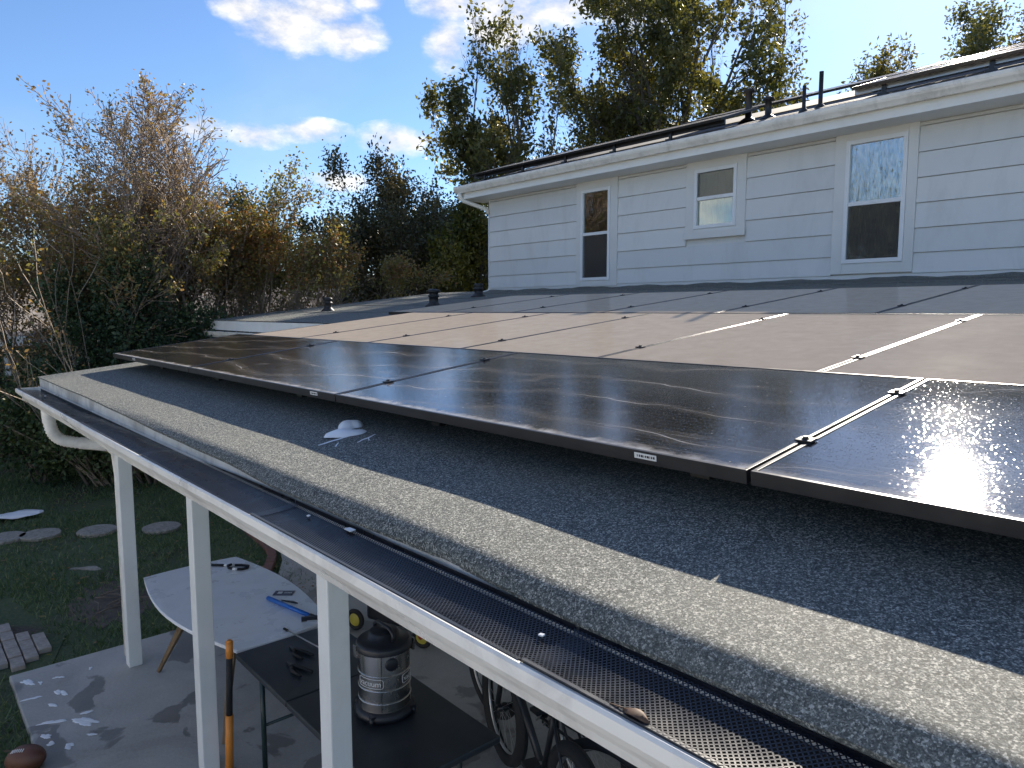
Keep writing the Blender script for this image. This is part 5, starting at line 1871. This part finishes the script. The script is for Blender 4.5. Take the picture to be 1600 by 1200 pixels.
pecan(-23.5, 17.0, 7.5, 2.6, 311, 'dark oak farther back, near the tall trees', 26000, 'leaf_oak', L=0.15, W=0.08, n=2, name='oak_tree', sig=0.22, gappy=1.6, levels=OK, group='dark trees behind the roof wing')
pecan(-29.0, 2.0, 6.5, 3.0, 313, 'distant dark tree behind the brown shrub at left', 22000, 'leaf_oak', L=0.17, W=0.08, n=2, name='oak_tree', sig=0.25, gappy=1.6, levels=OK, group='dark trees behind the roof wing')
pecan(-21.0, 18.5, 7.6, 2.4, 314, 'dark leafy tree filling the gap behind the house corner', 22000, 'leaf_evergreen', L=0.15, W=0.08, n=2, name='broadleaf_tree', sig=0.22, gappy=1.8, levels=OK, group='dark trees behind the roof wing')

# ------------------------------------------------------------------ fence and neighbours
fe_ = empty('fence', (-16.9, 1.0, 0), 'weathered brown board fence at the left behind the bushes', 'fence')
bmesh_ = None
rr = random.Random(33)
for i in range(78):
    y = -3.5 + i * 0.145
    if bmesh_ is None:
        c = MB()
        c.box(-0.009, 0.009, 0.0, 0.138, 0.04, 1.62)
        o = c.build('board', 'fence_wood', fe_, local=True, bevel=0.003)
        bmesh_ = o
    else:
        o = bmesh_.copy()
        col.objects.link(o)
    o.location = Vector((-16.9 + rr.uniform(-.006, .006), y, rr.uniform(-.03, .02))) - fe_.location
    o.rotation_euler = (rr.uniform(-.008, .008), 0, 0)
for z in (0.35, 1.3):
    c = MB()
    c.box(-16.97, -16.92, -3.5, 7.8, z, z + 0.09)
    c.build('fence_rail', 'fence_wood', fe_)


def gable(name, label, cx, cy, L, Wd, wallh, rise, rot, wallmat, roofmat, windows=True, door=False):
    root = empty(name, (cx, cy, 0), label, 'house', None, rot)
    def part(mb, nm, mt_, par=root, **k_):
        return mb.build(nm, mt_, par, local=True, **k_)
    c = MB()
    hw, hl = Wd / 2, L / 2
    c.box(-hl, hl, -hw, hw, 0, wallh)
    c.add([(-hl, -hw, wallh), (-hl, hw, wallh), (-hl, 0, wallh + rise), (hl, -hw, wallh), (hl, hw, wallh), (hl, 0, wallh + rise)], [(0, 2, 1), (3, 4, 5)])
    part(c, 'wall', wallmat)
    ov = 0.45
    sl = rise / hw
    c = MB()
    for s in (-1, 1):
        y0, y1 = s * (hw + ov), 0
        z0, z1 = wallh - sl * ov + 0.02, wallh + rise + 0.02
        vs = [(-hl - ov, y0, z0), (hl + ov, y0, z0), (hl + ov, y1, z1), (-hl - ov, y1, z1)]
        vs += [(a, b_, z + 0.12) for a, b_, z in vs]
        c.add(vs, [(3, 2, 1, 0), (4, 5, 6, 7), (0, 1, 5, 4), (1, 2, 6, 5), (2, 3, 7, 6), (3, 0, 4, 7)])
    rf = part(c, 'roof', roofmat)
    for e in (-1, 1):
        for s in (-1, 1):
            c = MB()
            c.bar((e * (hl + ov + .012), s * (hw + ov), wallh - sl * ov + .05), (e * (hl + ov + .012), 0, wallh + rise + .05), 0.02, 0.17)
            part(c, 'rake_board', 'white_paint')
        c = MB()
    for s in (-1, 1):
        c = MB()
        c.box(-hl - ov, hl + ov, s * (hw + ov + .012) - .01, s * (hw + ov + .012) + .01, wallh - sl * ov - .02, wallh - sl * ov + .16)
        part(c, 'eave_board', 'white_paint')
    if windows:
        for s in (-1, 1):
            for k_ in range(int(L // 3)):
                x = -hl + 1.5 + k_ * 3
                c = MB()
                c.box(x - .5, x + .5, s * hw - .03, s * hw + .03, 0.95, 2.05)
                w = part(c, 'window', 'vinyl')
                c = MB()
                c.box(x - .43, x + .43, s * hw - .04, s * hw + .04, 1.02, 1.98)
                part(c, 'pane', 'pane', w)
    return root


gable('neighbour_house', 'grey-roofed neighbouring house with white rake boards behind the roof wing', -28.5, 15.0, 11, 7, 2.6, 1.7, R_(55), 'beige_wall', 'shingle')
gable('neighbour_house', 'low neighbouring house with grey shingle roof seen through the shrubs', -27.5, 8.0, 8, 6.5, 2.3, 1.4, R_(75), 'beige_wall', 'shingle')
# carport beyond the fence at the left
cp = empty('carport', (-24, 2, 0), 'neighbour carport with pinkish grey roof and white post at left', 'carport')
c = MB()
z0 = 2.15
c.add([(-21.8, -6, z0), (-21.8, 5, z0), (-28, 5, 3.6), (-28, -6, 3.6), (-21.8, -6, z0 + .08), (-21.8, 5, z0 + .08), (-28, 5, 3.68), (-28, -6, 3.68)], [(3, 2, 1, 0), (4, 5, 6, 7), (0, 1, 5, 4), (1, 2, 6, 5), (2, 3, 7, 6), (3, 0, 4, 7)])
c.build('roof', 'shingle', cp)
c = MB()
c.box(-21.80, -21.77, -6, 5, z0 - .14, z0 + .10)
c.build('fascia', 'white_paint', cp)
for y in (-5.6, -1.6, 2.35, 4.7):
    c = MB()
    c.box(-22.1, -21.98, y - .06, y + .06, 0, z0)
    c.build('post', 'white_paint', cp)
c = MB()
c.box(-28.1, -27.95, -6, 5, 0, 3.55)
c.build('wall', 'beige_wall', cp)

gable('neighbour_house', 'unseen white-walled house added behind the viewer to bounce sunlight', -3.0, -14.0, 15, 8, 2.8, 1.8, 0.0, 'siding', 'shingle')  # out of view, added so its sunlit wall brightens the shaded sides
for i, (x, y, tp_, rd_, lab) in enumerate(((-17.0, -27.0, 11.0, 4.0, 'nearest unseen leafy tree added behind the viewer for window reflections'), (-24.0, -31.0, 12.0, 4.0, 'second unseen leafy tree added behind the viewer for window reflections'), (-38.0, -27.0, 13.0, 5.0, 'farthest unseen leafy tree added behind the viewer for window reflections'))):
    pecan(x, y, tp_, rd_, 320 + i, lab, 9000, 'leaf_pecan', L=0.36, W=0.2, n=3, name='broadleaf_tree', sig=0.35, group='added trees behind the viewer')  # unseen trees, added for the upper window panes to reflect
